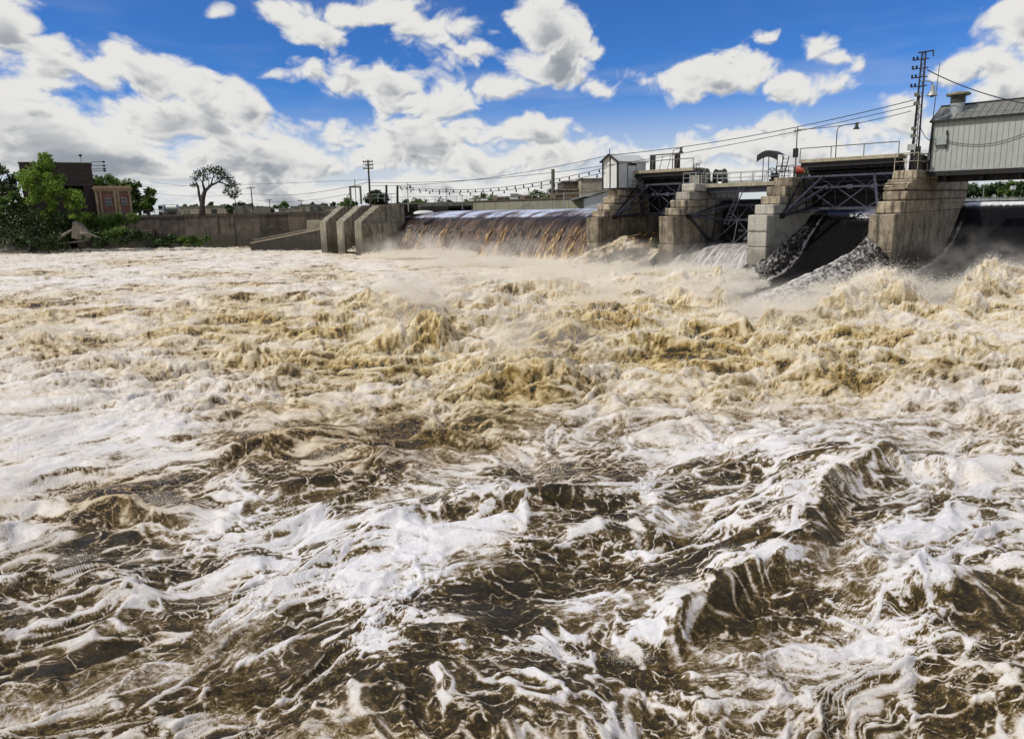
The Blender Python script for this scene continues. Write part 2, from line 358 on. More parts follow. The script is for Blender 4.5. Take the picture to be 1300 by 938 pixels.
P4 = pier(29.15, 30.95, [(0.1, 4.73), (1.5, 5.74), (2.9, 6.55), (3.9, 7.5), (5.1, 8.25)], 22.5, [M['conc_tan'], M['conc_tan'], M['conc_tan'], M['conc_tan'], M['conc_tan'], M['conc_tan']],
    'rough brown eroded stepped pier below the tall latticed pole', (30, 31), rough=.07)
# eroded ledges and formwork ribs
for k in range(3): rough_block(-.05, 1.75, 3.1+k*.25, 4.2+k*.3, 6.6+k*.22, 6.78+k*.22, M['conc_tan'], P4, 'broken_ledge', .10, .05)
for k in range(9):
    a = .5+k*.42; MB().box((1.8, a, .6), (1.86, a+.07, 4.5)).build('formwork_rib', M['conc_new'], P3)
MB().box((-.03, -.06, 3.3), (1.83, .0, 3.42)).build('formwork_joint', M['conc_grey'], P3)

def railing(root, x0, x1, y, z, h=1.0, n=5, m='rail', r=.045, mid=True, dz=0.0, name='railing'):
    L = x1-x0; P = lambda t, zz: (x0+L*t, y, z+dz*t+zz)
    MB().bar(P(0, h), P(1, h), r*1.6).build('top_rail', M[m], root)
    if mid: MB().bar(P(0, h*.52), P(1, h*.52), r).build('mid_rail', M[m], root)
    for i in range(n): t = i/(n-1); MB().bar(P(t, 0), P(t, h), r*1.2).build('rail_post', M[m], root)

def gate(s0, s1, ang, label, railh, slab=True, arms=True, bars='steel'):
    """radial gate: curved skin plate behind a lattice truss, turning on trunnions at u 2.7, z 4.6"""
    root = damthing('tainter_gate', s0, 2.7, 4.6, label, 'dam gate', 'radial gates between the piers')
    w = s1-s0; R = 6.9; a0, a1 = ang
    P = lambda x, r, a: (x, r*math.cos(a), r*math.sin(a))
    A = [a0+(a1-a0)*i/14 for i in range(15)]
    sk = MB(); n = len(A)
    for r in (R, R+.12):
        for a in A: sk.v += [P(0.03, r, a), P(w-.03, r, a)]
    for i in range(n-1):
        q = 2*i; sk.f += [(q, q+1, q+3, q+2), (2*n+q, 2*n+q+2, 2*n+q+3, 2*n+q+1), (q, q+2, 2*n+q+2, 2*n+q), (q+1, 2*n+q+1, 2*n+q+3, q+3)]
    sk.f += [(0, 2*n, 2*n+1, 1), (2*n-2, 2*n-1, 4*n-1, 4*n-2)]; sk.build('skin_plate', M['black'], root)
    for i in range(1, 14, 2): MB().bar(P(.05, R-.08, A[i]), P(w-.05, R-.08, A[i]), .12, .16).build('skin_rib', M['black'], root)
    lev = [a0+.01, a0+(a1-a0)*.60, a0+(a1-a0)*.94]; rf = R-1.45; np_ = 3
    for k, a in enumerate(lev):
        MB().bar(P(.02, rf, a), P(w-.02, rf, a), .16, .24 if k == 0 else .18).build('chord', M['steel_light'], root)
        MB().bar(P(.02, R-.35, a), P(w-.02, R-.35, a), .14, .2).build('rear_chord', M['steel'], root)
        for i in range(np_*2+1): x = .1+(w-.2)*i/(np_*2); MB().bar(P(x, rf, a), P(x, R-.1, a), .07).build('strut', M['steel'], root)
    for i in range(np_):
        xa, xb = .1+(w-.2)*i/np_, .1+(w-.2)*(i+1)/np_; xm = (xa+xb)/2
        MB().bar(P(xa, rf, lev[0]), P(xb, rf, lev[1]), .10).build('cross_brace', M['steel_light'], root)
        MB().bar(P(xb, rf+.1, lev[0]), P(xa, rf+.1, lev[1]), .10).build('cross_brace', M['steel_light'], root)
        MB().bar(P(xa, rf, lev[1]), P(xm, rf, lev[2]), .09).build('diagonal_brace', M['steel_light'], root)
        MB().bar(P(xm, rf, lev[2]), P(xb, rf, lev[1]), .09).build('diagonal_brace', M['steel_light'], root)
        MB().bar(P(xa, rf, lev[1]), P(xa, rf, lev[2]), .08).build('post', M['steel'], root)
        MB().bar(P(xa, rf, lev[0]), P(xa, rf, lev[1]), .08).build('post', M['steel'], root)
    for x in ([w*.25, w*.5, w*.75]): MB().prism([(x-.22, rf*math.sin(lev[1])-.2), (x+.22, rf*math.sin(lev[1])-.2), (x+.3, rf*math.sin(lev[1])), (x+.22, rf*math.sin(lev[1])+.2), (x-.22, rf*math.sin(lev[1])+.2), (x-.3, rf*math.sin(lev[1]))], 'y', rf*math.cos(lev[1])-.14, rf*math.cos(lev[1])-.11).build('gusset_plate', M['steel_light'], root)
    if arms:
        for x, xi in ((.12, w*.24), (w-.12, w*.76)):
            for k, a in enumerate(lev): MB().bar((x, .0, 0), P(xi if k else x+.1*(1 if x < 1 else -1), rf, a), .17, .2).build('gate_arm', M['steel_light'], root)
            MB().bar((x, 0, 0), P(x, rf, lev[2]), .12).build('gate_arm', M['steel'], root)
            MB().bar(P(x, rf*.5, lev[0]), P(x+(xi-x)*.5, rf*.5, lev[2]), .08).build('arm_tie', M['steel'], root)
            t_ = MB(); t_.tube([(x-.16, 0, 0), (x+.16, 0, 0)], .26, 12); t_.build('trunnion', M['black'], root, smooth=False)
    if slab:
        uu_, zz_ = P(0, R, a1)[1:]; zt = zz_+.12
        MB().box((-.1, uu_-1.6, zt), (w+.05, uu_+.9, zt+.34)).build('walkway_slab', M['deck_conc'], root, bevel=.03)
        MB().box((0, uu_-1.35, zt-.42), (w, uu_-1.2, zt-.005)).build('edge_beam', M['black'], root)
        for i in range(9): x = .15+(w-.3)*i/8; MB().bar((x, uu_-1.3, zt-.05), (x, uu_-.4, zt-.9), .07).build('bracket', M['steel'], root)
        railing(root, -.05, w, uu_-1.5, zt+.34, railh, 4, 'rail', .05, mid=False)
    return root
G1 = gate(1.95, 9.45, (R_(2), R_(41)), 'raised dark lattice gate nearest the small white shed, left bay', .95)
G3 = gate(20.75, 29.1, (R_(5), R_(42)), 'raised dark lattice gate of the right bay, under the high walkway beside the latticed pole', 1.0)
G2 = gate(11.2, 18.85, (R_(-33), R_(13)), 'lowered dark lattice gate in the middle bay behind the ladder', 1, slab=False)
for k in range(2): MB().bar((.1, 5.2-.0, 1.0+k*.5), (7.5, 5.2, 1.0+k*.5), .07).build('grab_rail', M['steel_light'], G2)

# service bridge over the middle bay
B = damthing('service_bridge', 11.1, 6.0, 7.3, 'flat concrete service bridge with pipe rails over the lowered middle gate', 'bridge')
MB().box((0.05, 0, .12), (7.85, 2.6, .5)).build('deck', M['deck_conc'], B, bevel=.03)
for y in (.3, 2.2): MB().box((-.1+.2, y, -.45), (7.7, y+.18, .115)).build('girder', M['steel'], B)
for y in (0.06, 2.5): railing(B, .05, 7.8, y, .5, 1.05, 7, 'galv', .04)
MB().box((2.5, .1, .5), (6.0, .22, .72)).build('kerb_board', M['galv'], B)
L_ = damthing('access_ladder', 14.2, 5.0, 5.3, 'leaning steel ladder with rungs between the service bridge and lowered gate', 'ladder')
for x in (0, .5): MB().bar((x, -.6, -1.6), (x+.8, 1.0, 2.1), .07).build('stile', M['steel_light'], L_)
for i in range(12): t = (i+.5)/12; MB().bar((.8*t, -.6+1.6*t, -1.6+3.7*t), (.5+.8*t, -.6+1.6*t, -1.6+3.7*t), .04).build('rung', M['steel_light'], L_)

# things standing on pier two
def drum(s, u, z, label, frame):
    t = damthing('winch_drum', s, u, z, label, 'winch', 'gate winch drums on the piers')
    d = MB(); d.tube([(-.45, 0, .85), (-.42, 0, .85), (.42, 0, .85), (.45, 0, .85)], [.3, .62, .62, .3], 20); d.build('drum', M['black'], t)
    for x in (-.5, .46): e = MB(); e.tube([(x, 0, .85), (x+.05, 0, .85)], .74, 24); e.build('drum_flange', M['rail'], t)
    f = MB(); f.tube([(-.7, 0, .85), (.7, 0, .85)], .09, 8); f.build('axle', M['galv'], t)
    for x in (-.62, .62):
        MB().prism([(-.75, 0), (.75, 0), (.18, .95), (-.18, .95)], 'x', x-.05, x+.05).build('bearing_stand', M['black'], t)
    return t
drum(9.9, 7.6, 7.88, 'round dark winch drum nearer the pale crate on the pale pier top', 0)
drum(10.4, 10.4, 7.88, 'round dark winch drum on a tapered stand, beside the service bridge rail', 1)
cr = damthing('slatted_crate', 9.75, 5.4, 7.88, 'pale slatted crate on the pale stepped pier', 'crate')
for i in range(5): MB().box((0, 0, .02+i*.17), (1.05, 1.5, .14+i*.17)).build('slat', M['woodpale'], cr, bevel=.01)
for x, y in ((.02, -.04), (.93, -.04), (.45, -.04)): MB().box((x, y, 0), (x+.1, y+.03, .86)).build('batten', M['galv'], cr)
gm = damthing('gear_stand', 9.9, 6.9, 7.88, 'small hand geared lift stand with a raised wheel beside the pale crate', 'gate hoist')
MB().bar((0, 0, 0), (0, 0, 1.6), .12).build('column', M['black'], gm); MB().box((-.3, -.25, .9), (.3, .25, 1.35)).build('gearbox', M['black'], gm, bevel=.05)
tt = MB(); tt.tube([(-.35+.34*math.cos(a), 0, 1.75+.34*math.sin(a)) for a in [i*math.pi/8 for i in range(17)]], .035, 6, False); tt.build('hand_wheel', M['black'], gm)
MB().bar((-.35, 0, 1.4), (-.35, 0, 2.1), .04).build('spoke', M['black'], gm); MB().bar((-.7, 0, 1.75), (0.3, 0, 2.2), .05).build('crank', M['black'], gm)
pr = damthing('pier_railing', 9.6, 4.2, 7.88, 'grey pipe railing round the top of the pale stepped pier', 'railing', 'pipe railings on the pier tops')
railing(pr, 0, 1.4, .1, 0, 1.05, 3, 'galv', .035)
for k in range(6): MB().bar((1.45, .1+k*1.1, 0), (1.45, .1+k*1.1, 1.05), .04).build('rail_post', M['galv'], pr)
for zz_ in (1.05, .55): MB().bar((1.45, .1, zz_), (1.45, 5.6, zz_), .045).build('top_rail', M['galv'], pr)

# the small shed on pier one with its hoist frame
def at_s(px, py, s):
    d = ray(px, py); t = (s/Q+O.x-O.y)/(d.x-d.y); X, Y = d.x*t, d.y*t; return ((X+Y-85)*Q, H+d.z*t)
S_ = damthing('hoist_shed', .0, 3.3, 7.62, 'small narrow white shed with dark corner trim and pitched roof on the left pier', 'shed')
sw, sl, sh = 2.0, 5.4, 3.0
for i in range(4): MB().box((.03+i*.495, 0, .1), (.03+i*.495+.48, .06, sh+.0)).build('wall_panel', M['white'], S_, bevel=.01)
for i in range(9):
    if i in (3, 4, 5): continue
    MB().box((sw-.06, .06+i*.59, .1), (sw, .06+i*.59+.575, sh)).build('wall_panel', M['white'], S_, bevel=.01)
MB().box((0, .08, .1), (.05, sl, sh)).build('wall_panel', M['white'], S_); MB().box((0, sl-.06, .1), (sw, sl, sh)).build('wall_panel', M['white'], S_)
for i in range(7): MB().box((.08+i*.26, sl*.1-.05+.06-.5, sh) , (.08+i*.26, sl*.1, sh)).v
MB().prism([(0, sh), (sw, sh), (sw/2, sh+.62)], 'y', .0, .06).build('gable_panel', M['white'], S_)
for a, b in (((-.2, sh-.1), (sw/2, sh+.72)), ((sw+.2, sh-.1), (sw/2, sh+.72))):
    m_ = MB(); n = (b[0]-a[0], b[1]-a[1])
    m_.v = [(a[0], -.25, a[1]), (b[0], -.25, b[1]), (b[0], sl+.2, b[1]), (a[0], sl+.2, a[1]), (a[0], -.25, a[1]+.07), (b[0], -.25, b[1]+.07), (b[0], sl+.2, b[1]+.07), (a[0], sl+.2, a[1]+.07)]
    m_.f = [(0,1,2,3),(4,5,6,7),(0,1,5,4),(1,2,6,5),(2,3,7,6),(3,0,4,7)]; m_.build('roof_panel', M['white'], S_)
    m_ = MB(); m_.bar((a[0], -.3, a[1]), (b[0], -.3, b[1]), .1, .18); m_.build('barge_board', M['black'], S_)
for x in (.0, sw): MB().box((x-.09, -.06, 0), (x+.07, .1, sh)).build('corner_trim', M['black'], S_)
MB().box((sw/2-.06, -.05, .1), (sw/2+.06, 0, sh+.5)).build('centre_trim', M['black'], S_)
MB().box((-.05, -.05, 0), (sw+.05, sl, .095)).build('sill_beam', M['black'], S_)
d_ = MB().box((sw-.03, 1.9, .12), (sw+.03, 3.45, 2.55)).build('door', M['white'], S_, bevel=.02)
for y in (1.86, 3.46): MB().box((sw-.0, y, .1), (sw+.045, y+.06, 2.6)).build('door_frame', M['rail'], S_)
MB().box((sw+.03, 3.1, 1.2), (sw+.09, 3.2, 1.35)).build('handle', M['black'], d_)
MB().bar((sw/2, -.1, sh+.6), (sw/2, -.1, sh+1.35), .06).build('finial', M['black'], S_)
st_ = damthing('shed_landing', 2.05, 5.0, 7.5, 'narrow railed landing and steps beside the small white shed', 'steps')
for zz_ in (.55, 1.05): MB().bar((.1, 0, zz_), (.1, 3, zz_), .05).build('top_rail', M['galv'], st_)
for k in range(4): MB().bar((.1, k, 0), (.1, k, 1.05), .05).build('rail_post', M['galv'], st_)
MB().box((-.05, 0, -.1), (.5, 3, .0)).build('landing', M['steel_light'], st_)
hf = damthing('gate_hoist', 2.6, 9.2, 9.3, 'two thick dark hoist posts with a thin top beam behind the small shed', 'hoist frame')
for x in (0, 3.2): MB().box((x-.28, -.2, -2.0), (x+.28, .2, 2.0)).build('post', M['black'], hf, bevel=.04)
MB().bar((-.4, 0, 2.05), (3.6, 0, 2.05), .14).build('beam', M['rail'], hf)
for k in range(4): MB().bar((k*1.05, -.3, 0.3), (k*1.05+.5, -.3, 1.9), .05).build('brace', M['rail'], hf)

def lamp(name, base, h, arm, ang, label, group, rad=.045, hood=.3):
    t = thing(name, base, label, 'lamp post', group, ang)
    p = [(0, 0, 0), (0, 0, h*.86), (.08*arm, 0, h*.96), (.45*arm, 0, h), (arm, 0, h)]
    MB().tube(p, rad, 8).build('post', M['rail'], t, smooth=True)
    MB().lathe((arm, 0, h-.36), [(.0, .42), (.10, .4), (.12, .2), (hood*.55, .08), (hood, -.12), (hood*.9, -.12), (.02, .0)], 14).build('lamp_shade', M['black'], t, smooth=False)
    MB().box((arm-.1, -.08, h-.1), (arm+.18, .08, h+.12)).build('lamp_head', M['rail'], t, bevel=.02)
    return t
lamp('street_lamp', suz(5.6, 8.6, 9.2), 2.6, 1.0, DR, 'bent pipe lamp with dark bell shade over the left raised gate walkway', 'bent pipe lamps on the gates')
lamp('street_lamp', suz(23.0, 8.8, 9.6), 3.1, 1.7, DR, 'bent pipe lamp over the right raised gate walkway', 'bent pipe lamps on the gates')

# on pier three: canopy, machine, pole, red motor
cn = damthing('curved_canopy', 17.4, 6.6, 7.8, 'black curved metal canopy on two thin posts beside the service bridge', 'canopy')
arc = [(-1.05+2.1*i/10, 2.55+.42*math.sin(math.pi*i/10)*1.0) for i in range(11)]
m_ = MB(); m_.prism(arc+[(x, z-.62) for x, z in reversed([(a, b+.0) for a, b in arc])], 'y', -.06, .0); m_.build('valance', M['black'], cn)
m_ = MB(); m_.prism(arc+[(x, z-.05) for x, z in reversed(arc)], 'y', .005, 1.5); m_.build('roof_sheet', M['black'], cn)
for x, y in ((-.45, .1), (.95, .1), (.95, 1.3), (-.45, 1.3)): MB().bar((x, y, 0), (x, y, 2.5), .06).build('post', M['black'], cn)
mc = damthing('control_gear', 18.0, 7.0, 7.8, 'dark gear machine with a hand wheel under the curved canopy', 'gate hoist')
MB().box((-.4, -.3, 0), (.4, .4, .25)).build('base', M['black'], mc, bevel=.03); MB().box((-.3, -.22, .25), (.35, .3, .8)).build('gearbox', M['black'], mc, bevel=.06)
tt = MB(); tt.tube([(-.1+.42*math.cos(a), -.35, .85+.42*math.sin(a)) for a in [i*math.pi/8 for i in range(17)]], .045, 6, False); tt.build('hand_wheel', M['black'], mc)
for a in (0, 1.05, 2.1): MB().bar((-.1+.4*math.cos(a), -.35, .85+.4*math.sin(a)), (-.1-.4*math.cos(a), -.35, .85-.4*math.sin(a)), .04).build('spoke', M['black'], mc)
tl = damthing('step_ladder', 18.9, 6.6, 8.1, 'short dark leaning step ladder between canopy and pole on the pier', 'ladder')
for x in (0, .5): MB().bar((x-.3, 0, 0), (x, .3, 2.0), .07).build('stile', M['black'], tl)
for i in range(6): t = (i+.6)/6.4; MB().bar((-.3+.3*t, .3*t, 2*t), (.2+.3*t, .3*t, 2*t), .045).build('rung', M['black'], tl)
pl = damthing('service_pole', 19.6, 8.0, 8.1, 'thin grey service pole with a dark meter box on the pale nosed pier', 'pole')
MB().tube([(0, 0, 0), (0, 0, 4.7)], [.075, .05], 8).build('post', M['rail'], pl); MB().box((-.25, -.2, 1.9), (.25, -.06, 2.75)).build('meter_box', M['black'], pl, bevel=.02)
MB().bar((-.35, 0, 4.4), (.35, 0, 4.4), .08).build('crossarm', M['rail'], pl); MB().bar((-.2, 0, 4.0), (-.2, .0, 4.7), .05).build('insulator', M['galv'], pl)
rm = damthing('red_motor', 19.5, 9.6, 8.1, 'red rounded hoist motor on the pale nosed pier, beside a faded yellow tank', 'motor')
m_ = MB(); m_.tube([(-.42, 0, .75), (-.38, 0, .75), (.38, 0, .75), (.42, 0, .75)], [.2, .42, .42, .2], 16); m_.build('housing', M['red'], rm)
for k in range(5): q = MB(); q.tube([(-.32+k*.15, 0, .75), (-.29+k*.15, 0, .75)], .45, 16); q.build('cooling_fin', M['red'], rm)
MB().box((-.35, -.3, 0), (.35, .3, .4)).build('base', M['black'], rm)
yt = damthing('yellow_tank', 20.4, 9.6, 8.1, 'faded yellow horizontal tank beside the red motor', 'tank')
m_ = MB(); m_.tube([(-.55, 0, .8), (-.45, 0, .8), (.35, 0, .8), (.5, 0, .8)], [.25, .48, .48, .25], 18); m_.build('shell', M['yellow'], yt)
for x in (-.35, .2): MB().box((x, -.3, 0), (x+.12, .3, .4)).build('saddle', M['black'], yt)
pr3 = damthing('pier_railing', 18.95, 5.2, 8.1, 'dark pipe railing round the top of the pale nosed pier', 'railing', 'pipe railings on the pier tops')
for y in (0, 5.5): railing(pr3, 0, 1.7, y, 0, 1.05, 3, 'black', .04)
for k in range(2): MB().bar((0, 0, .55+k*.5), (0, 5.5, .55+k*.5), .05).build('top_rail', M['black'], pr3)
for k in range(5): MB().bar((0, k*1.37, 0), (0, k*1.37, 1.05), .045).build('rail_post', M['black'], pr3)

# pier four: railing, lattice pole, dome
pr4 = damthing('pier_railing', 29.2, 5.2, 8.25, 'tan pipe railing round the foot of the tall latticed pole', 'railing', 'pipe railings on the pier tops')
for y in (0, 2.6): railing(pr4, 0, 1.75, y, 0, 1.35, 3, 'deck_conc', .05)
for k in range(2): MB().bar((1.75, 0, .7+k*.6), (1.75, 2.6, .7+k*.6), .06).build('top_rail', M['deck_conc'], pr4)
dm = damthing('gear_dome', 30.2, 8.3, 8.25, 'low black domed gear cover behind the latticed pole', 'gear cover')
MB().lathe((0, 0, 0), [(.75, 0), (.75, .8), (.6, 1.15), (.3, 1.35), (.03, 1.4)], 18).build('cover', M['black'], dm, smooth=False)
MB().bar((-.3, -.4, 0), (-.3, -.4, 1.5), .08).build('post', M['rail'], dm)
def proj(p): return p
s4, _, z4 = atu(1159, 225, 6.2)
lp = damthing('latticed_pole', s4, 6.2, 8.25, 'tall rusty latticed steel pole with insulators and a hooded lamp, beside the metal building', 'utility pole')
lp.rotation_euler = (0, R_(.5), DR)
hp = 9.4
for x, y in ((-.2, -.1), (.2, -.1), (-.2, .1), (.2, .1)): MB().bar((x*1.25, y, 0), (x*.62, y*.7, hp), .075).build('leg', M['black'], lp)
for i in range(22):
    z0_, z1_ = hp*i/22, hp*(i+1)/22; w0 = .2*(1.25-.63*z0_/hp); w1 = .2*(1.25-.63*z1_/hp); sgn = 1 if i % 2 else -1
    MB().bar((-w0*sgn, -.1, z0_), (w1*sgn, -.1, z1_), .04).build('lacing_bar', M['black'], lp)
for z_ in (8.8, 8.1, 7.4, 6.7):
    MB().bar((-.75, -.12, z_), (.45, -.12, z_), .085).build('crossarm', M['black'], lp)
    for x in (-.7, -.42): MB().lathe((x, -.12, z_+.04), [(.05, 0), (.1, .05), (.06, .1), (.1, .15), (.05, .22), (.01, .24)], 8).build('insulator', M['black'], lp)
MB().bar((-.4, -.12, 9.35), (.75, -.12, 9.35), .1).build('crossarm', M['black'], lp); MB().bar((.72, -.12, 9.35), (.72, -.12, 8.9), .08).build('insulator', M['black'], lp)
for z_ in (2.6, 3.2, 5.2, 5.9): MB().box((-.38, -.3, z_), (-.02, -.12, z_+.3)).build('junction_box', M['rail'], lp, bevel=.02)
MB().box((-.55, -.3, 1.6), (.1, -.11, 2.1)).build('switch_box', M['galv'], lp, bevel=.03); MB().box((.05, -.3, 1.0), (.45, -.11, 1.9)).build('switch_box', M['black'], lp, bevel=.03)
for k in range(3): MB().tube([(-.3+k*.22, -.25, 0), (-.28+k*.22, -.25, 1.2), (-.2+k*.15, -.2, 2.6), (-.1+k*.06, -.15, 6)], .03, 6).build('conduit', M['black'], lp)
arm = MB().tube([(.1, -.1, 7.0), (.5, -.1, 7.05), (.8, -.1, 6.9), (.9, -.1, 6.6)], .04, 8).build('lamp_arm', M['rail'], lp, smooth=True)
MB().lathe((.9, -.1, 5.85), [(.42, 0), (.40, .06), (.26, .3), (.16, .42), (.14, .78), (.05, .85)], 16).build('lamp_shade', M['galv'], lp)
MB().lathe((.9, -.1, 5.82), [(.03, -.1), (.16, -.06), (.2, .05), (.1, .1)], 10).build('lamp_glass', M['glass'], arm)

# metal clad building on girders over the right bay
su, _, _ = atu(1186, 215, 7.5)
MBD = damthing('metal_building', 31.25, 7.5, 8.2, 'pale grey ribbed metal building on dark girders at the right edge', 'building')
bl, bd_, bh = 22.0, 5.2, 3.95
npn = 30; pw = .38
def copy_part(o, parent, loc):
    c = o.copy(); C.objects.link(c); c.parent = parent; c.location = loc; return c
p0 = MB(); p0.prism([(0, 0), (pw-.06, 0), (pw-.05, -.045), (pw-.012, -.045), (pw-.004, 0), (pw-.004, .03), (0, .03)], 'z', .02, bh); p0 = p0.build('siding_panel', M['siding'], MBD)
for i in range(1, int(bl/pw)): copy_part(p0, MBD, (i*pw, 0, 0))
MB().box((0.005, .035, 0), (bl, .12, bh)).build('wall', M['galv'], MBD); MB().box((-.03, .0, 0), (.0, bd_, bh)).build('end_wall', M['black'], MBD); MB().box((0, bd_-.1, 0), (bl, bd_, bh)).build('rear_wall', M['galv'], MBD)
rz_ = 1.35
for i in range(int(bl/.55)):
    x = i*.55-.15; m_ = MB()
    a, b = (-.28, bh-.02), (bd_*.5, bh+rz_)
    m_.v = [(x, a[0], a[1]), (x+.54, a[0], a[1]), (x+.54, b[0], b[1]), (x, b[0], b[1]), (x, a[0], a[1]+.05), (x+.54, a[0], a[1]+.05), (x+.54, b[0], b[1]+.05), (x, b[0], b[1]+.05)]
    m_.f = [(0,1,2,3),(4,5,6,7),(0,1,5,4),(1,2,6,5),(2,3,7,6),(3,0,4,7)]
    if i == 0: r0_ = m_.build('roof_panel', M['roofmetal'], MBD)
    else: copy_part(r0_, MBD, (i*.55, 0, 0))
    if i == 0: seam = MB().bar((-.15, a[0], a[1]+.07), (-.15, b[0], b[1]+.07), .05, .07).build('roof_seam', M['roofmetal'], MBD)
    else: copy_part(seam, MBD, (i*.55, 0, 0))
m_ = MB(); m_.v = [(-.15, bd_*.5, bh+rz_), (bl, bd_*.5, bh+rz_), (bl, bd_+.3, bh), (-.15, bd_+.3, bh)]; m_.f = [(0, 1, 2, 3)]; m_.build('rear_roof', M['roofmetal'], MBD)
MB().prism([(-.2, bh-.02), (bd_+.2, bh-.02), (bd_*.5, bh+rz_-.02)], 'x', -.1, -.02).build('gable', M['black'], MBD)
MB().box((-.2, -.34, bh-.1), (bl, -.26, bh+.06)).build('eave_trim', M['black'], MBD); MB().box((-.2, bd_*.5-.08, bh+rz_+.03), (bl, bd_*.5+.1, bh+rz_+.16)).build('ridge_cap', M['black'], MBD)
MB().box((-.08, -.07, -.02), (.04, .02, bh)).build('corner_trim', M['black'], MBD)
MB().box((0, -.09, -.12), (bl, .1, .018)).build('base_trim', M['galv'], MBD)
vt = MB().lathe((1.35, 1.3, bh+.4), [(.62, 0), (.6, .1), (.5, .12), (.5, 1.05), (.56, 1.07)], 20).build('roof_vent', M['galv'], MBD)
for k in range(5): MB().lathe((1.35, 1.3, bh+1.5+k*.1), [(.5, 0), (.58, .03), (.58, .05), (.5, .07)], 20).build('louvre', M['roofmetal'], vt)
MB().lathe((1.35, 1.3, bh+2.02), [(.5, 0), (.86, .02), (.9, .12), (.8, .24), (.3, .34), (.02, .36)], 20).build('vent_cap', M['olive'], vt)
bx = MB().box((.25, -.32, 2.0), (1.15, -.05, 2.75)).build('electrical_box', M['galv'], MBD, bevel=.03)
MB().box((1.05, -.2, 1.7), (1.15, -.1, 3.15)).build('conduit', M['black'], bx); MB().box((.35, -.36, 2.1), (.36, -.32, 2.6)).build('hinge', M['rail'], bx)
cb = [(1.15+ (7.1-1.15)*t, -.14, 2.25-1.15*math.sin(math.pi*min(1, t*.96+.0))*.62+ .62*t) for t in [i/14 for i in range(15)]]
MB().tube(cb, .028, 6).build('cable', M['cable'], MBD); MB().box((6.95, -.2, 2.75), (7.3, -.05, 3.2)).build('junction_box', M['black'], MBD)
MB().box((-.05, -.05, -.5), (bl, .35, -.13)).build('girder', M['black'], MBD); MB().box((0, bd_-.4, -.95), (bl, bd_, -.02)).build('girder', M['black'], MBD)
MB().box((0, .4, -.35), (bl, bd_-.45, -.05)).build('floor', M['black'], MBD); MB().box((.3, 1.5, -1.0), (bl, 1.8, -.36)).build('girder', M['black'], MBD)
for i in range(8): MB().box((1+i*2.6, .36, -.9), (1.2+i*2.6, 1.45, -.36)).build('cross_beam', M['black'], MBD)
an = damthing('antenna_rod', 31.1, 7.3, 8.2, 'thin tall antenna rod at the left corner of the metal building', 'antenna'); an.rotation_euler = (0, R_(2), DR)
MB().tube([(0, 0, 0), (0, 0, 8.6)], [.05, .025], 6).build('rod', M['rail'], an)
for z_ in (.6, 2.4, 3.8): MB().box((-.06, -.06, z_), (.16, .06, z_+.1)).build('bracket', M['black'], an)

# ------------------------------------------------------------------ left end: three buttresses and the deck
def buttress(pxl, pxr, ztop, znose, length, label):
    s0 = atu(pxl, 290, -5)[0]; s1 = atu(pxr, 290, -5)[0]; w = s1-s0
    root = damthing('concrete_buttress', s0, -5, 0, label, 'buttress', 'sloping topped concrete buttresses at the left end of the overflow')
    rise = 3.3
    b = MB().prism([(0, -2), (length, -2), (length, ztop), (rise, ztop), (0, znose)], 'x', 0, w); b.build('body', M['conc_but'], root, bevel=.05)
    return root, w
for (a, b, l) in ((406, 412.5, 'leftmost sloping concrete buttress, next to the low sloping guide wall'), (427, 435, 'middle sloping concrete buttress of the three'),):
    buttress(a, b+1.2, 6.55, 4.3, 9.5, l)
b3_, w3 = buttress(449.8, 458.8, 6.55, 4.3, 7.6, 'rightmost and widest sloping concrete buttress with a ledge across its side')
MB().box((w3, .2, 4.0), (w3+.18, 6.6, 4.2)).build('ledge', M['conc_but'], b3_, bevel=.03)
m_ = MB(); prof = [(.25, 4.0), (6.4, 4.0), (5.6, 2.6), (4.6, 1.7), (3.0, 1.3), (1.6, 1.5)]
m_.prism(prof, 'x', w3+.004, w3+.35); m_.build('curved_haunch', M['conc_but'], b3_, bevel=.05)
for z_ in (2.2, 5.2): MB().box((w3, .05, z_), (w3+.02, 7.5, z_+.035)).build('formwork_joint', M['conc_dark'], b3_)
ab = damthing('abutment_wall', -38.6, 5.4, 0, 'dark stepped concrete abutment between the wide buttress and the overflow', 'wall')
MB().box((0, 0, -2), (2.2, 6, 5.2)).build('body', M['conc_dark'], ab, bevel=.08); MB().box((-1.6, -.4, 5.2), (3.4, 5.0, 6.3)).build('cap', M['conc_dark'], ab, bevel=.08)
MB().prism([(-3.0, -1), (0, -1), (0, 4.9), (-.5, 4.9)], 'x', .6, 1.5).build('sloping_wing', M['conc_dark'], ab, bevel=.05)
wd = damthing('buttress_deck', -46, 1.6, 6.2, 'dark plank deck across the tops of the three buttresses', 'deck')
for i in range(16): MB().box((i*.62, 0, .36), (i*.62+.6, 4.2, .46)).build('plank', M['wood'], wd, bevel=.01)
MB().box((0, .3, .15), (9.9, .6, .355)).build('beam', M['black'], wd); MB().box((0, 3.3, .15), (9.9, 3.6, .355)).build('beam', M['black'], wd)
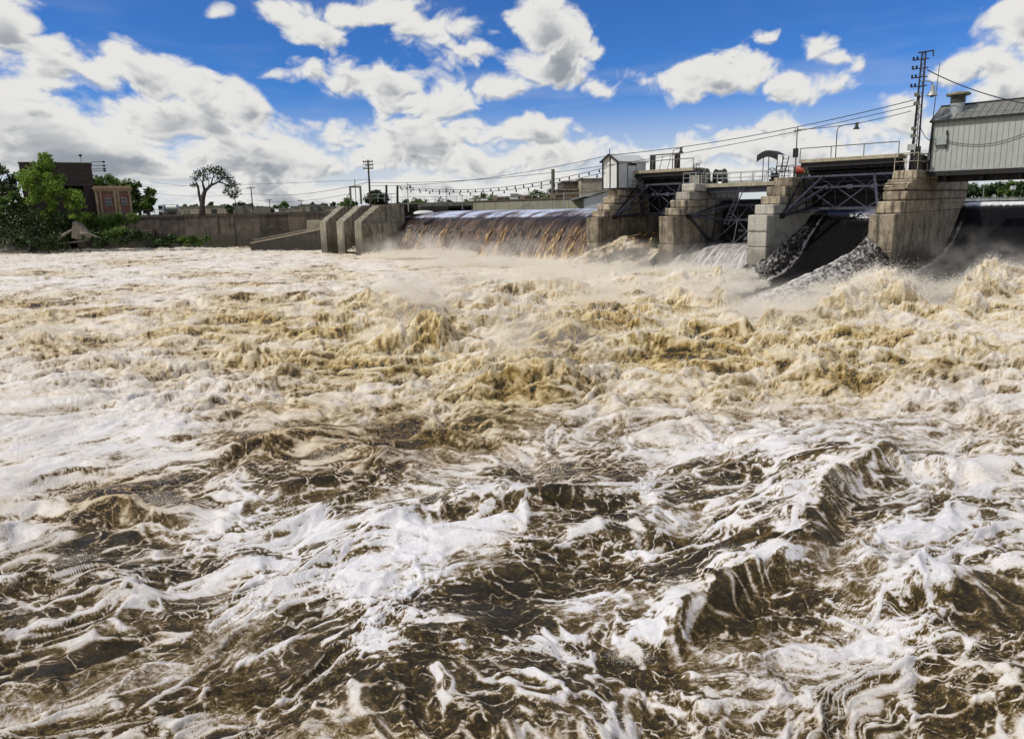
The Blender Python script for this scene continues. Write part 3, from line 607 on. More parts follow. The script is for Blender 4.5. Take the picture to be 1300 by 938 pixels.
def frame_at(px0, px1, pytop, pybot, Y, label):
    a = atY(px0, pybot, Y); b = atY(px1, pybot, Y); top = atY(px0, pytop, Y).z; zb = min(a.z, b.z)-.4
    t = thing('gate_hoist', (a.x, Y, zb), label, 'hoist frame'); w = b.x-a.x; h_ = top-zb
    for x in (0, w): MB().box((x-.13, -.13, 0), (x+.13, .13, h_-.14)).build('post', M['rail'], t)
    MB().box((-.13, -.14, h_-.135), (w+.13, .14, h_+.13)).build('beam', M['rail'], t)
    MB().bar((w*.5, 0, 0), (w*.5, 0, h_+1.1), .09).build('screw_stem', M['black'], t)
    MB().bar((-1.2, 0, .3), (0, 0, h_*.7), .09).build('brace', M['rail'], t)
    return t
frame_at(445.5, 458.5, 237.5, 256, 107, 'square steel hoist frame standing on the buttresses')
def wood_post(px, pytop, pybot, Y, w, label, group='thick dark mooring style posts by the left deck', mt='black', name='dark_post'):
    a = atY(px, pybot, Y); top = atY(px, pytop, Y); mb = MB(); mb.tube([(0, 0, 0), (top.x-a.x, 0, top.z-a.z+.4)], [w/2, w/2*.92], 10)
    o = mb.build(name, M[mt], None); o.location = (a.x, Y, a.z-.4); return tag(o, label, 'post', group)
wood_post(490.5, 235, 260, 105, .34, 'thick dark post left of the pair by the round tree', 'thick dark posts by the left deck')
wood_post(504.5, 235.5, 258, 104, .34, 'thick dark post right of the pair, at the start of the string of lights', 'thick dark posts by the left deck')
wood_post(702, 215, 256, 118, .62, 'tall thick grey post standing alone above the overflow crest', None, 'rail', 'chimney_post')
def slim_pole(px, pytop, pybot, Y, label, lampon=True, arms=0):
    a = atY(px, pybot, Y); top = atY(px, pytop, Y).z; t = thing('lamp_post' if lampon else 'slim_pole', (a.x, Y, a.z-.5), label, 'pole', 'slim poles along the dam')
    h_ = top-a.z+.5; MB().tube([(0, 0, 0), (0, 0, h_)], [.07, .05], 6).build('post', M['galv'], t)
    if lampon: MB().bar((0, 0, h_-.3), (.35, 0, h_-.2), .05).build('arm', M['rail'], t); MB().lathe((.4, 0, h_-.75), [(.2, 0), (.16, .2), (.06, .45), (.02, .5)], 10).build('lamp_shade', M['black'], t)
    for k in range(arms): MB().bar((-.3, 0, h_-.2-k*.4), (.3, 0, h_-.2-k*.4), .06).build('crossarm', M['rail'], t)
    return t
slim_pole(518.5, 232.5, 264, 103, 'slim grey pole with a hooded lamp left of the overflow crest')
slim_pole(567.5, 238, 258, 120, 'slim pole behind the left part of the overflow with two small crossarms', False, 2)
slim_pole(587, 247, 262, 112, 'short slim bare pole behind the left part of the overflow', False, 1)
slim_pole(716, 244, 266, 95, 'slim bare pole in front of the long olive wall', False)
slim_pole(676, 243, 256, 140, 'short dark stub pole among the far trees', False)
rp = thing('deck_railing', atY(463, 257, 106), 'low pale railing beside the round tree on the left deck', 'railing')
railing(rp, 0, 5.0, 0, 0, 1.15, 6, 'galv', .05)

# low sloping guide wall
ga = atY(318, 309.5, 118); gb = atY(408, 291.5, 117); gw = thing('guide_wall', (ga.x, ga.y, 0), 'low sloping concrete guide wall rising towards the leftmost buttress', 'wall')
L2 = (gb-ga).length; gdir = math.atan2(gb.y-ga.y, gb.x-ga.x); gw.rotation_euler.z = gdir
m_ = MB(); m_.v = [(0, 0, -2), (L2, 0, -2), (L2, 1.0, -2), (0, 1.0, -2), (0, 0, ga.z), (L2, 0, gb.z), (L2, 1.0, gb.z), (0, 1.0, ga.z)]; m_.f = [(0,3,2,1),(4,5,6,7),(0,1,5,4),(1,2,6,5),(2,3,7,6),(3,0,4,7)]
m_.build('body', M['conc_dark'], gw); m_ = MB(); m_.bar((0, .2, ga.z+.1), (L2, .2, gb.z+.1), .5, .2); m_.build('coping', M['beige'], gw); m_ = MB(); m_.bar((0, 1.6, ga.z+.55), (L2, 1.6, gb.z+.5), .35, .2); m_.build('upper_coping', M['deck_conc'], gw)
bb = atY(391.5, 290, 122); o = MB().box((0, 0, -1), (2.3, 2, atY(391, 280, 122).z)).build('concrete_block', M['beige'], None, bevel=.04); o.location = (bb.x-.2, 122, 0); tag(o, 'pale square concrete block standing at the foot of the river wall', 'block')

# ------------------------------------------------------------------ left bank
YW = 130.0
wl = thing('river_wall', (atY(98, 270, YW).x, YW, 0), 'long stained brown concrete river wall along the left bank', 'wall')
wlen = atY(432, 270, YW).x-atY(98, 270, YW).x; x = 0
while x < wlen:
    w = random.uniform(4.2, 5.6); w = min(w, wlen-x)
    zt = 5.9
    MB().box((x+.015, jit(.05), -2), (x+w-.015, 1.2, zt-.35)).build('wall_panel', M['wall_brown'], wl, bevel=.04)
    MB().box((x+.01, -.2, zt-.34), (x+w-.01, 1.4, zt)).build('coping', M['conc_dark'], wl, bevel=.03); x += w
MB().box((0, -1.2, -2), (14, 0, 3.2)).build('lower_ledge', M['wall_brown'], wl, bevel=.1)
def poly_sheet(name, pts, m, kind='structure'):
    me = bpy.data.meshes.new(name); me.from_pydata([tuple(p) for p in pts], [], [tuple(range(len(pts)))]); me.materials.append(m)
    o = bpy.data.objects.new(name, me); C.objects.link(o); o['kind'] = kind; return o
poly_sheet('left_bank_ground', [(-1200, YW+.8, 5.6), (-28, YW+.8, 5.6), (-30, 160, 5.6), (-45, 300, 5.6), (-45, 1500, 5.6), (-3000, 1500, 5.6)], M['ground'])
poly_sheet('far_ground', [(-46, 290, 5.606), (500, 300, 5.606), (3000, 800, 5.606), (3000, 3000, 5.606), (-3000, 3000, 5.606), (-3000, 1400, 5.606)], M['ground'])
poly_sheet('left_bank_slope', [(-400, 116, -1.5), (-84, 119, -1.5), (-84, 131, 5.7), (-400, 131, 5.7)], M['ground'])

# foliage ----------------------------------------------------------------
def leaves(center_list, n, size, seed, flat=.0):
    rg = np.random.RandomState(seed); cs = np.array([c[:3] for c in center_list]); rr = np.array([c[3] for c in center_list]); 
    w = rr**2; w = w/w.sum(); ix = rg.choice(len(cs), n, p=w)
    d = rg.randn(n, 3); d /= np.linalg.norm(d, axis=1)[:, None]; rad = rr[ix]*(rg.rand(n)**.45)*(1+.25*rg.randn(n)*.5)
    p = cs[ix]+d*rad[:, None]*np.array([1, 1, .8]); nrm = d*.6+rg.randn(n, 3)*.7+np.array([0, 0, .3]); nrm /= np.linalg.norm(nrm, axis=1)[:, None]
    t = np.cross(nrm, rg.randn(n, 3)); t /= np.linalg.norm(t, axis=1)[:, None]; b = np.cross(nrm, t); s = size*(.55+.9*rg.rand(n))[:, None]
    V = np.stack([p-t*s*.5, p+b*s*.36, p+t*s*.62, p-b*s*.36], 1).reshape(-1, 3).astype(np.float32)
    tone = np.repeat(rg.rand(n)*.6+np.clip(ix*0.618 % 1, 0, 1)*.6, 4)
    return V, tone
def leaf_mesh(name, V, tone, m, parent=None):
    me = bpy.data.meshes.new(name); nf = len(V)//4; me.vertices.add(len(V)); me.vertices.foreach_set('co', V.ravel()); me.loops.add(nf*4); me.loops.foreach_set('vertex_index', np.arange(nf*4, dtype=np.int32))
    me.polygons.add(nf); me.polygons.foreach_set('loop_start', np.arange(0, nf*4, 4, dtype=np.int32)); a = me.attributes.new('tone', 'FLOAT', 'POINT'); a.data.foreach_set('value', tone.astype(np.float32))
    me.update(); me.materials.append(m); o = bpy.data.objects.new(name, me); C.objects.link(o); o.parent = parent; return o
def tree(name, loc, h, rx, label, group=None, m='leaf', n=3000, leaf=.4, seed=1, trunk=.35, crown0=.3, nclump=22, spread=1.0, cat='tree', gaps=.3):
    rg = random.Random(seed); t = thing(name, loc, label, cat, group); tr = MB(); cz = h*(crown0+(1-crown0)*.5); hz = h*(1-crown0)*.5
    top = (rg.uniform(-.3, .3), rg.uniform(-.3, .3), h*.8)
    tr.tube([(0, 0, -.6), (.05*h*rg.uniform(-.3, .3), 0, h*.25), (.06*h*rg.uniform(-.5, .5), 0, h*.5), top], [trunk, trunk*.75, trunk*.5, trunk*.12], 8)
    cl = []
    for i in range(nclump):
        a = rg.uniform(0, 6.283); q = rg.random()**.5; zz = rg.uniform(-1, 1); k = math.sqrt(max(.05, 1-zz*zz)); x, y, z = rx*q*k*math.cos(a)*spread, rx*q*k*math.sin(a)*spread, cz+hz*zz*.88
        r = rx*rg.uniform(.22, .42); cl.append((x, y, z, r)); 
        st = (0, 0, max(h*.18, z-rx*.7)); tr.tube([st, (x*.5, y*.5, (st[2]+z)*.5+.1), (x, y, z)], [trunk*.3, trunk*.18, .03], 5)
    tr.build('trunk', M['bark'], t, smooth=True); V, tone = leaves(cl, n, leaf, seed); leaf_mesh('crown', V, tone, M[m], t); return t
def tree_px(name, px, pybase, pytop, Y, wpx, label, **k):
    b = atY(px, pybase, Y); tp = atY(px, pytop, Y).z; return tree(name, b, tp-b.z, wpx*Y/F/2, label, **k)
# big tree in front of the tower
tree_px('leafy_tree', 68, 290, 194, 122, 50, 'bright green broad tree growing in front of the dark brick tower', m='leaf_bright', n=6500, leaf=.38, seed=3, nclump=40, crown0=.12, trunk=.3)
tree_px('leafy_tree', 100, 292, 240, 121, 30, 'smaller bright green tree right of the broad one, before the dark tower', m='leaf_bright', n=2200, leaf=.36, seed=4, nclump=24, crown0=.1, trunk=.2)
tree_px('leafy_tree', 6, 275, 211, 130, 44, 'dark sparse tree cut by the left edge of the picture', m='leaf_dark', n=2600, leaf=.42, seed=5, nclump=24, crown0=.3)
tree_px('leafy_tree', 20, 285, 246, 124, 34, 'dark green rounded tree at the foot of the left edge tree', m='leaf', n=3000, leaf=.42, seed=6, nclump=20, crown0=.05, trunk=.2)
tree_px('leafy_tree', 146, 272, 223, 155, 54, 'bright green tree behind the flat roof of the small brick building', m='leaf', n=4000, leaf=.5, seed=7, nclump=24, crown0=.2)
tree_px('leafy_tree', 178, 272, 232, 150, 36, 'green tree just right of the small brick building', m='leaf', n=4000, leaf=.5, seed=8, nclump=24, crown0=.05)
tree_px('leafy_tree', 189, 272, 250, 152, 20, 'small dark green tree trailing right of the small brick building', m='leaf_dark', n=1200, leaf=.5, seed=9, nclump=10, crown0=.05)
# bushes along the left bank
k = 0
for (px, py, w, h_, m) in [(8,300,46,34,'leaf_dark'),(38,302,46,36,'leaf_dark'),(66,304,44,34,'leaf_dark'),(20,312,60,20,'leaf_dark'),(60,315,50,20,'leaf_dark'),(84,298,44,24,'leaf'),(74,290,40,16,'leaf_bright'),(118,292,36,19,'leaf'),(134,288,34,14,'leaf'),(112,306,26,14,'leaf_dark'),(150,304,30,14,'leaf'),(140,311,40,10,'leaf_dark'),(176,306,34,12,'leaf_dark'),(160,283,30,10,'leaf'),(212,309,36,9,'leaf_dark'),(248,310,34,8,'leaf'),(14,288,34,22,'leaf'),(46,285,40,16,'leaf_bright')]:
    Y = 126-(py-285)*.25; b = atY(px, py, Y); hh = h_*Y/F; k += 1
    desc = {'leaf_dark': 'dark green', 'leaf': 'mid green', 'leaf_bright': 'bright green'}[m]
    pos = ['at the far left of the bank', 'left of the broad tree', 'below the broad tree', 'at the water line of the far left', 'at the water line below the broad tree', 'left of the grey slab', 'just above the grey slab', 'hanging over the wall right of the slab', 'hanging over the wall below the brick building', 'right below the grey slab', 'growing on the wall ledge', 'low at the foot of the ledge', 'at the foot of the river wall', 'on the wall top below the brick building', 'thin strip at the foot of the bare wall', 'rightmost of the low strip along the wall foot', 'under the left edge tree', 'in front of the tower base'][k-1]
    t = thing('bank_bush', b, f'{desc} bush {pos}', 'bush', 'bushes on the left bank'); rg = random.Random(k*5)
    cl = [(rg.uniform(-.5, .5)*w*Y/F, rg.uniform(-.8, .8), rg.uniform(.1, .9)*hh, rg.uniform(.5, .9)*hh*.5+.25) for i in range(14)]
    V, tone = leaves(cl, 1500, .34, k+40); leaf_mesh('foliage', V, tone, M[m], t)
    s_ = MB(); [s_.tube([(0, 0, -.5), (c[0]*.5, c[1]*.5, c[2]*.5), c[:3]], [.08, .05, .02], 5) for c in cl[:6]]; s_.build('stem', M['bark'], t)
# slab and driftwood
o = MB().prism([(0, 0), (2.9, -.6), (3.6, .3), (1.5, 2.6), (.6, 2.9)], 'y', 0, 1.2).build('rock_slab', M['rock'], None, bevel=.15); o.location = atY(90, 303, 119.5); tag(o, 'tilted grey rock slab at the foot of the left bank', 'rock')
for i, (a, b, r, l) in enumerate([((70, 308), (94, 290), .3, 'grey driftwood log leaning left against the rock slab'), ((78, 312), (112, 306), .22, 'thin driftwood log lying below the rock slab'), ((102, 296), (130, 303), .2, 'pale driftwood log running right from the rock slab')]):
    p, q = atY(*a, 119), atY(*b, 118.6); mb = MB(); mb.tube([p, p.lerp(q, .35)+Vector((0, 0, .25)), p.lerp(q, .7)+Vector((0, 0, .1)), q], [r, r*.9, r*.7, r*.4], 8); o = mb.build('driftwood_log', M['bark'] if i == 1 else M['rock'], None, smooth=True); tag(o, l, 'log', 'driftwood at the left bank')

# lone gnarled tree
b = atY(256.5, 271, 126); lt = thing('gnarled_tree', b, 'lone gnarled tree with thick forked trunk and sparse leaves leaning right on the wall', 'tree'); k_ = 126/F
br = MB(); g2 = lambda l: [((x-256.5)*k_, yy_, (271-y)*k_) for x, y, yy_ in l]
br.tube(g2([(256.5, 274, 0), (257.5, 262, 0), (259, 252, .1), (262, 244, .2)]), [.62, .45, .42, .34], 9); br.tube(g2([(257, 258, 0), (254.5, 248, .2), (254, 238, .3), (252, 229, .1)]), [.34, .24, .16, .04], 7)
br.tube(g2([(262, 244, .2), (261, 234, 0), (264, 224, -.2), (266, 216, 0)]), [.26, .16, .1, .02], 7); br.tube(g2([(262, 244, .2), (270, 237, .3), (279, 233, .6), (288, 236, .5), (295, 243, .3)]), [.3, .22, .16, .1, .02], 7)
br.tube(g2([(270, 237, .3), (275, 228, -.2), (283, 221, 0)]), [.16, .1, .02], 6); br.tube(g2([(279, 233, .6), (288, 228, .2), (296, 231, 0), (303, 247, 0)]), [.12, .09, .06, .02], 6)
for (x0, y0, x1, y1) in [(261,234,252,224),(254,240,248,232),(275,228,272,217),(283,226,289,217),(288,236,292,250),(295,240,301,238),(268,238,266,228),(296,243,299,256)]: br.tube(g2([(x0, y0, 0), ((x0+x1)/2+1, (y0+y1)/2, .3), (x1, y1, 0)]), [.09, .06, .015], 5)
br.build('trunk', M['bark'], lt, smooth=True)
cl = [((x-256.5)*k_, rr_, (271-y)*k_, r*1.35) for x, y, rr_, r in [(252,228,0,.6),(256,222,.5,.7),(264,219,0,.6),(272,219,.2,.8),(281,219,.4,.9),(288,224,0,.9),(280,228,1,.8),(294,230,0,.8),(299,237,.4,.8),(302,246,0,.7),(290,245,.2,.7),(297,250,0,.7),(268,228,-.5,.6),(250,236,0,.5),(292,238,.3,.7)]]
V, tone = leaves(cl, 1900, .27, 91); leaf_mesh('crown', V, tone, M['leaf_dark'], lt)
tree_px('leafy_tree', 291, 272, 258, 127, 11, 'small dark conical shrub tree just right of the gnarled tree', m='leaf_dark', n=1200, leaf=.32, seed=12, nclump=12, crown0=.05, trunk=.12)

# ---- brick tower
a = atY(33, 272, 128); w = 11.2; ht = atY(75, 204.5, 128).z-5.6
tw = thing('brick_tower', (a.x, 128, 5.6), 'tall windowless dark brick block behind the broad green tree', 'building'); tw.rotation_euler.z = R_(31)
MB().box((0, 4.0, 0), (w, 14, ht-.3)).build('wall', M['brick_dark'], tw); MB().box((0, .0, 0), (w*.16, 3.99, ht-.3)).build('corner_wall', M['brick_dark'], tw)
MB().box((w*.162, .0, 0), (w, 3.98, ht*.46)).build('front_wall', M['brick_dark'], tw); MB().box((w*.162, 0.0, ht*.60), (w, 3.98, ht-.3)).build('front_wall', M['brick_dark'], tw)
MB().box((w*.84, .01, ht*.461), (w, 3.97, ht*.599)).build('recess_pier', M['brick_dark'], tw)
MB().box((-.12, -.12, ht-.3), (w+.12, 14.1, ht)).build('parapet_cap', M['conc_dark'], tw, bevel=.03); MB().box((w*.18, -.08, ht*.585), (w, 0, ht*.62)).build('lintel', M['conc_dark'], tw)
for i in range(5): MB().box((w*.25+i*.9, 3.9, ht*.47), (w*.25+i*.9+.08, 3.97, ht*.59)).build('mullion', M['rail'], tw)
for i, y in enumerate((202.5, 207.5, 211.5, 214.5)):
    p = atY(116, y, 128); MB().bar((w+.1, .3, p.z-5.6), (w+2.0, .2, p.z-5.6+.05), .09).build('floodlight_arm', M['black'], tw); MB().lathe((w+2.05, .2, p.z-5.6-.16), [(.1, 0), (.26, .08), (.26, .28), (.1, .36)], 8).build('floodlight', M['black'], tw)
MB().bar((w*.86, 1, ht), (w*.86, 1, ht+1.2), .08).build('aerial_post', M['black'], tw); MB().lathe((w*.86, 1, ht+1.1), [(.05, 0), (.28, .15), (.28, .35), (.05, .5)], 10).build('aerial', M['black'], tw)
# ---- small brick building
a = atY(119.5, 270, 131.5); w = 6.0; hb = atY(143, 235.5, 131.5).z-5.6
sb = thing('small_brick_building', (a.x, 132.5, 5.6), 'small flat roofed red brick building with tan stone trim and two bays', 'building'); sb.rotation_euler.z = R_(33)
MB().box((0.05, .2, 0), (w-.05, 9, hb-1.0)).build('wall', M['brick_red'], sb); MB().box((-.15, 0, hb-.98), (w+.15, 9.1, hb-.55)).build('frieze', M['tan_stone'], sb, bevel=.03); MB().box((-.35, -.2, hb-.54), (w+.35, 9.3, hb-.34)).build('cornice', M['tan_stone'], sb, bevel=.03); MB().box((-.1, .05, hb-.33), (w+.1, 9, hb)).build('parapet', M['tan_stone'], sb, bevel=.02)
for x in (0, .72, w*.50, w*.52+.45, w-.5): MB().box((x, -.02, .25), (x+(.42 if x not in (.72,) else .3), .19, hb-1.0)).build('pilaster', M['tan_stone'], sb, bevel=.03)
MB().box((-.1, -.1, 0), (w+.1, .19, .24)).build('plinth', M['tan_stone'], sb)
for x in (w*.26, w*.70): 
    f = MB().box((x, .1, hb*.38), (x+.95, .195, hb*.62)).build('window', M['galv'], sb)
    for i in range(2):
        for j in range(2): MB().box((x+.06+i*.44, .07, hb*.39+j*hb*.115), (x+.45+i*.44, .098, hb*.39+j*hb*.115+hb*.1)).build('pane', M['glass'], f)
# ---- wall-top fence
fn = thing('bank_fence', (atY(120, 268, 129.6).x, 130.6, 5.9), 'low grey post and rail fence along the top of the river wall', 'fence')
x = 0; Lf = atY(400, 268, 129.6).x-fn.location.x
for zz_ in (.45, .9): MB().bar((0, 0, zz_), (Lf, 0, zz_), .06).build('rail', M['rail'], fn)
while x < Lf: MB().bar((x, 0, 0), (x, 0, 1.0), .08).build('fence_post', M['rail'], fn); x += 2.1
# ---- parked trailer truck
a = atY(201, 270, 140); vt_ = thing('tank_truck', (a.x, 140, 5.6), 'small white and grey tank truck parked left of the gnarled tree', 'truck')
MB().box((0, 0, .5), (1.1, 1.8, 2.3)).build('cab', M['white'], vt_, bevel=.12); MB().tube([(1.3, .9, 1.5), (1.45, .9, 1.5), (3.5, .9, 1.5), (3.65, .9, 1.5)], [.5, .75, .75, .5], 14).build('tank', M['galv'], vt_); MB().box((0, .1, .4), (3.7, 1.7, .6)).build('chassis', M['black'], vt_)
for x in (.5, 2.4, 3.1): 
    wv = MB().tube([(x, -.02, .42), (x, .25, .42)], .42, 14).build('wheel', M['black'], vt_)
MB().box((.1, -.02, 1.4), (.9, .0, 2.0)).build('window', M['glass'], vt_)
# ---- low buildings far behind the wall
def lowbuild(px0, px1, pyt, Y, label, m='beige', zb=5.6, extra=None, name='warehouse', depth=14):
    a = atY(px0, 265, Y); b = atY(px1, 265, Y); top = atY((px0+px1)/2, pyt, Y).z; w = b.x-a.x; h_ = top-zb; t = thing(name, (a.x, Y, zb), label, 'building', 'low pale buildings beyond the river')
    MB().box((0, 0, 0), (w, depth, h_-.2)).build('wall', M[m], t); MB().box((-.15, -.15, h_-.2), (w+.15, depth, h_)).build('roof_edge', M['conc_grey'], t)
    n = max(1, int(w/7))
    for i in range(n): f = MB().box((w*(i+.3)/n, -.05, h_*.15), (w*(i+.3)/n+min(1.6, w*.3), 0, h_*.6)).build('window' if i % 2 else 'door', M['glass' if i % 2 else 'olive'], t)
    return t
lowbuild(222, 292, 261.5, 190, 'long low beige warehouse left and right of the gnarled tree trunk'); lowbuild(300, 322, 262.5, 200, 'short low beige building right of the gnarled tree')
lowbuild(353.5, 368, 264.6, 210, 'tiny pale box building behind the river wall', zb=5.6); lowbuild(369, 398, 261.5, 180, 'pale building with raised middle, behind the buttresses', 'conc_grey'); lowbuild(381, 392, 259.5, 178, 'raised central block of the pale building behind the buttresses'); lowbuild(398, 424, 262.3, 185, 'pale low building right behind the leftmost buttress')
lowbuild(-60, 0, 262, 200, 'low beige building beyond the left edge')
# ---- far trees
k = 0
for (px, py, w, Y, m) in [(212,257,16,320,'leaf_dark'),(228,257,16,320,'leaf'),(245,260,16,330,'leaf_dark'),(268,257,18,330,'leaf_dark'),(284,261,14,340,'leaf'),(305,256,20,300,'leaf_dark'),(318,258,18,310,'leaf_dark'),(330,262,14,320,'leaf_dark'),(346,263,12,300,'leaf_dark'),(361,258,20,300,'leaf'),(377,264,12,330,'leaf_dark'),(398,258,12,300,'leaf_dark'),(412,259,14,300,'leaf'),(424,258,14,300,'leaf_dark'),(441,254,18,260,'leaf'),(531,254,16,260,'leaf_dark'),(545,252,24,260,'leaf'),(515,255,14,260,'leaf_dark'),
    (572,256,18,300,'leaf_dark'),(590,257,16,300,'leaf'),(620,247,26,270,'leaf'),(640,249,20,280,'leaf_dark'),(664,246,22,260,'leaf_dark'),(684,243,24,250,'leaf'),(703,241,22,250,'leaf_dark'),(655,250,16,280,'leaf')]:
    k += 1; Y = float(Y); b = atY(px, 262, Y); b.z = 5.6; tp = atY(px, py, Y).z
    tree('far_tree', b, max(3.0, tp-5.6), w*Y/F/2*(1.0 if px < 430 else 1.45), f"{'dark' if m=='leaf_dark' else 'mid'} green tree on the far bank, number {0}".replace(', number 0', ', '+('behind the low pale buildings' if px < 430 else 'beyond the overflow crest')), group='trees on the far horizon', m=m, n=650, leaf=.75, seed=100+k, trunk=.25, crown0=.1, nclump=9)
def order_far_trees(objs, groups):
    ORD = ['leftmost', 'second', 'third', 'fourth', 'fifth', 'sixth', 'seventh', 'eighth', 'ninth', 'tenth', 'eleventh', 'twelfth', 'thirteenth', 'fourteenth', 'fifteenth', 'sixteenth']
    px_ = lambda o: CX+F*(o.location-cam.location).dot(RT)/(o.location-cam.location).dot(FW)
    for lo, hi, where in groups:
        sel = sorted([o for o in objs if lo <= px_(o) < hi], key=px_)
        for i, o in enumerate(sel):
            dark = any(c.data.materials[0].name.startswith('dark_green') for c in o.children)
            o['label'] = f"{'first' if i == 0 else ORD[i]} far tree from the left {where}, {'dark ' if dark else ''}green"
order_far_trees([o for o in C.objects if o.name.startswith('far_tree')], [(0, 430, 'behind the low pale buildings'), (430, 605, 'above the left part of the overflow'), (605, 760, 'between the olive wall and the thick post')])
# round dense tree by the hoist frame
tree_px('round_tree', 479, 262, 244.5, 112, 30, 'round dense dark green tree on the deck behind the railing', m='leaf_dark', n=3500, leaf=.34, seed=21, nclump=26, crown0=.0, trunk=.2)
# right far trees under the metal building
k = 0
for (px, py, w, Y) in [(1222,236,20,300),(1236,238,24,280),(1252,237,26,290),(1268,236,24,280),(1284,235,24,270),(1298,233,22,260),(1310,234,24,260),(1212,240,16,300),(1326,234,30,260)]:
    k += 1; b = atY(px, 247, Y); b.z = 5.6; tp = atY(px, py-2, Y).z
    tree('far_tree', b, tp-5.6, w*Y/F/2*1.2, 'dense dark green far bank tree seen under the metal building', group='far trees seen under the metal building', m='leaf' if k % 2 else 'leaf_dark', n=1500, leaf=.7, seed=200+k, trunk=.3, crown0=.0, nclump=16)
order_far_trees([o for o in C.objects if o.get('group') == 'far trees seen under the metal building'], [(1100, 1500, 'under the metal building')])
o = MB().box((0, 0, 0), (1.6, .6, 1.3)).build('white_sign', M['white'], None, bevel=.03); o.location = atY(1284, 241, 250); tag(o, 'small white board among the far trees under the metal building', 'sign')
slim_pole(1248, 232, 250, 150, 'slim grey pole in the water gap under the metal building', False)
poly_sheet('right_bank_ground', [(60, 20, 5.55), (500, 20, 5.55), (500, 280, 5.55), (170, 110, 5.55), (90, 48, 5.55)], M['ground'])

# ---- bridge deck, olive wall, buildings right of it, beyond the overflow
a = atY(497, 260, 112); b = atY(606, 258, 118); ld = thing('low_bridge', (a.x, a.y, 0), 'low concrete footbridge with dark opening beneath, left behind the overflow', 'bridge'); ld.rotation_euler.z = math.atan2(b.y-a.y, b.x-a.x); L3 = (b-a).length
MB().box((0, 0, 6.25), (L3, 2.6, 6.9)).build('deck', M['deck_conc'], ld, bevel=.03); MB().box((0, .4, 5.9), (L3, .7, 6.245)).build('girder', M['black'], ld)
for i in range(4): MB().box((2+i*3.4, .5, 4.5), (2.5+i*3.4, 2.2, 5.89)).build('bridge_pier', M['conc_dark'], ld)
MB().box((0, 2.61, 4.5), (L3, 3.0, 6.2)).build('back_wall', M['conc_dark'], ld); railing(ld, 0, L3, .1, 6.9, .9, 9, 'rail', .035)
a = atY(598, 264, 118); b = atY(744, 262, 97); ow = thing('olive_wall', (a.x, a.y, 0), 'long plain olive grey building wall beyond the overflow crest', 'building'); ow.rotation_euler.z = math.atan2(b.y-a.y, b.x-a.x); L3 = (b-a).length
zt0 = 6.85
for i in range(8): MB().box((i*L3/8+.02, 0, 4.5), ((i+1)*L3/8-.02, .4, zt0)).build('wall_panel', M['olive'], ow, bevel=.02)
MB().box((-.2, -.15, zt0+.003), (L3, 6, zt0+.2)).build('roof_edge', M['conc_dark'], ow); MB().bar((-.2, -.1, zt0+.45), (L3+4, -.1, zt0+.85), .22).build('pipe', M['rail'], ow)
MB().box((0, .42, 4.5), (L3, 6, zt0)).build('wall', M['olive'], ow)
for i in range(3): MB().box((4+i*7, 1.5, zt0+.2), (5.2+i*7, 3, zt0+.75)).build('roof_unit', M['wood'], ow)
a = atY(742, 268, 96); wr_ = thing('white_shed', (a.x, 96, 0), 'low white metal shed roof between the olive wall and the left pier', 'shed')
MB().prism([(0, 4.8), (3.6, 4.8), (3.6, 7.75), (0, 6.75)], 'y', 0, 5).build('wall', M['white'], wr_); m_ = MB(); m_.bar((-1.6, 2.4, 6.72), (3.7, 2.4, 7.95), 5.4, .12); m_.build('roof', M['galv'], wr_)
lowbuild(737.5, 790, 226, 112, 'tall pale tan box building left of the small white shed', 'beige', 5.5, name='tan_block'); lowbuild(715.5, 737, 229.5, 116, 'dark grey square block next to the tan building', 'conc_dark', 5.5, name='grey_block')
lowbuild(708, 738, 240, 114.5, 'dark brown low machine house below the grey block', 'wood', 5.5, name='machine_house')
lowbuild(649, 657, 246, 160, 'small pale box on the far roofline among trees', 'white', 5.5, name='small_hut')
a = atY(525, 271, 99.5); o = MB().lathe((0, 0, 0), [(2.0, 0), (1.9, .25), (1.5, .42), (.8, .5), (.02, .52)], 22).build('white_form', M['white'], None, smooth=True); o.scale = (.75, .5, .9); o.location = (a.x+1.4, 100, a.z-.1); tag(o, 'low white rounded shape in the water under the left footbridge', 'cover')  # unidentified white form in the water, built as a plain dome

# ---- utility poles and wires
def upole(px, pyt, pyb, Y, label, arms, w=.16, span=1.0):
    a = atY(px, pyb, Y); top = atY(px, pyt, Y).z; t = thing('utility_pole', (a.x, Y, 5.5), label, 'utility pole', 'wooden utility poles'); h_ = top-5.5; MB().tube([(0, 0, 0), (0, 0, h_)], [w, w*.7], 8).build('post', M['bark'], t)
    for k, z in enumerate(arms):
        MB().bar((-span+(.35 if k % 2 else 0), -.12, h_-z), (span, -.12, h_-z), .13).build('crossarm', M['bark'], t)
        for x in (-.85, -.4, .4, .85): MB().lathe((x*span, -.12, h_-z+.06), [(.05, 0), (.09, .06), (.05, .16), (.01, .18)], 6).build('insulator', M['rail'], t)
    return t
upole(470.5, 203, 262, 104, 'tall utility pole with three crossarms behind the round tree', (.3, .75, 1.25), .17, .75)
upole(321, 237, 266, 170, 'utility pole right of the gnarled tree', (.3,), .15); upole(343, 253, 266, 220, 'short distant utility pole above the river wall', (.3,), .14); upole(383, 254, 266, 230, 'short distant utility pole above the pale buildings', (.3,), .14); upole(299.5, 248, 266, 170, 'short pole close to the gnarled tree', (.3,), .12)
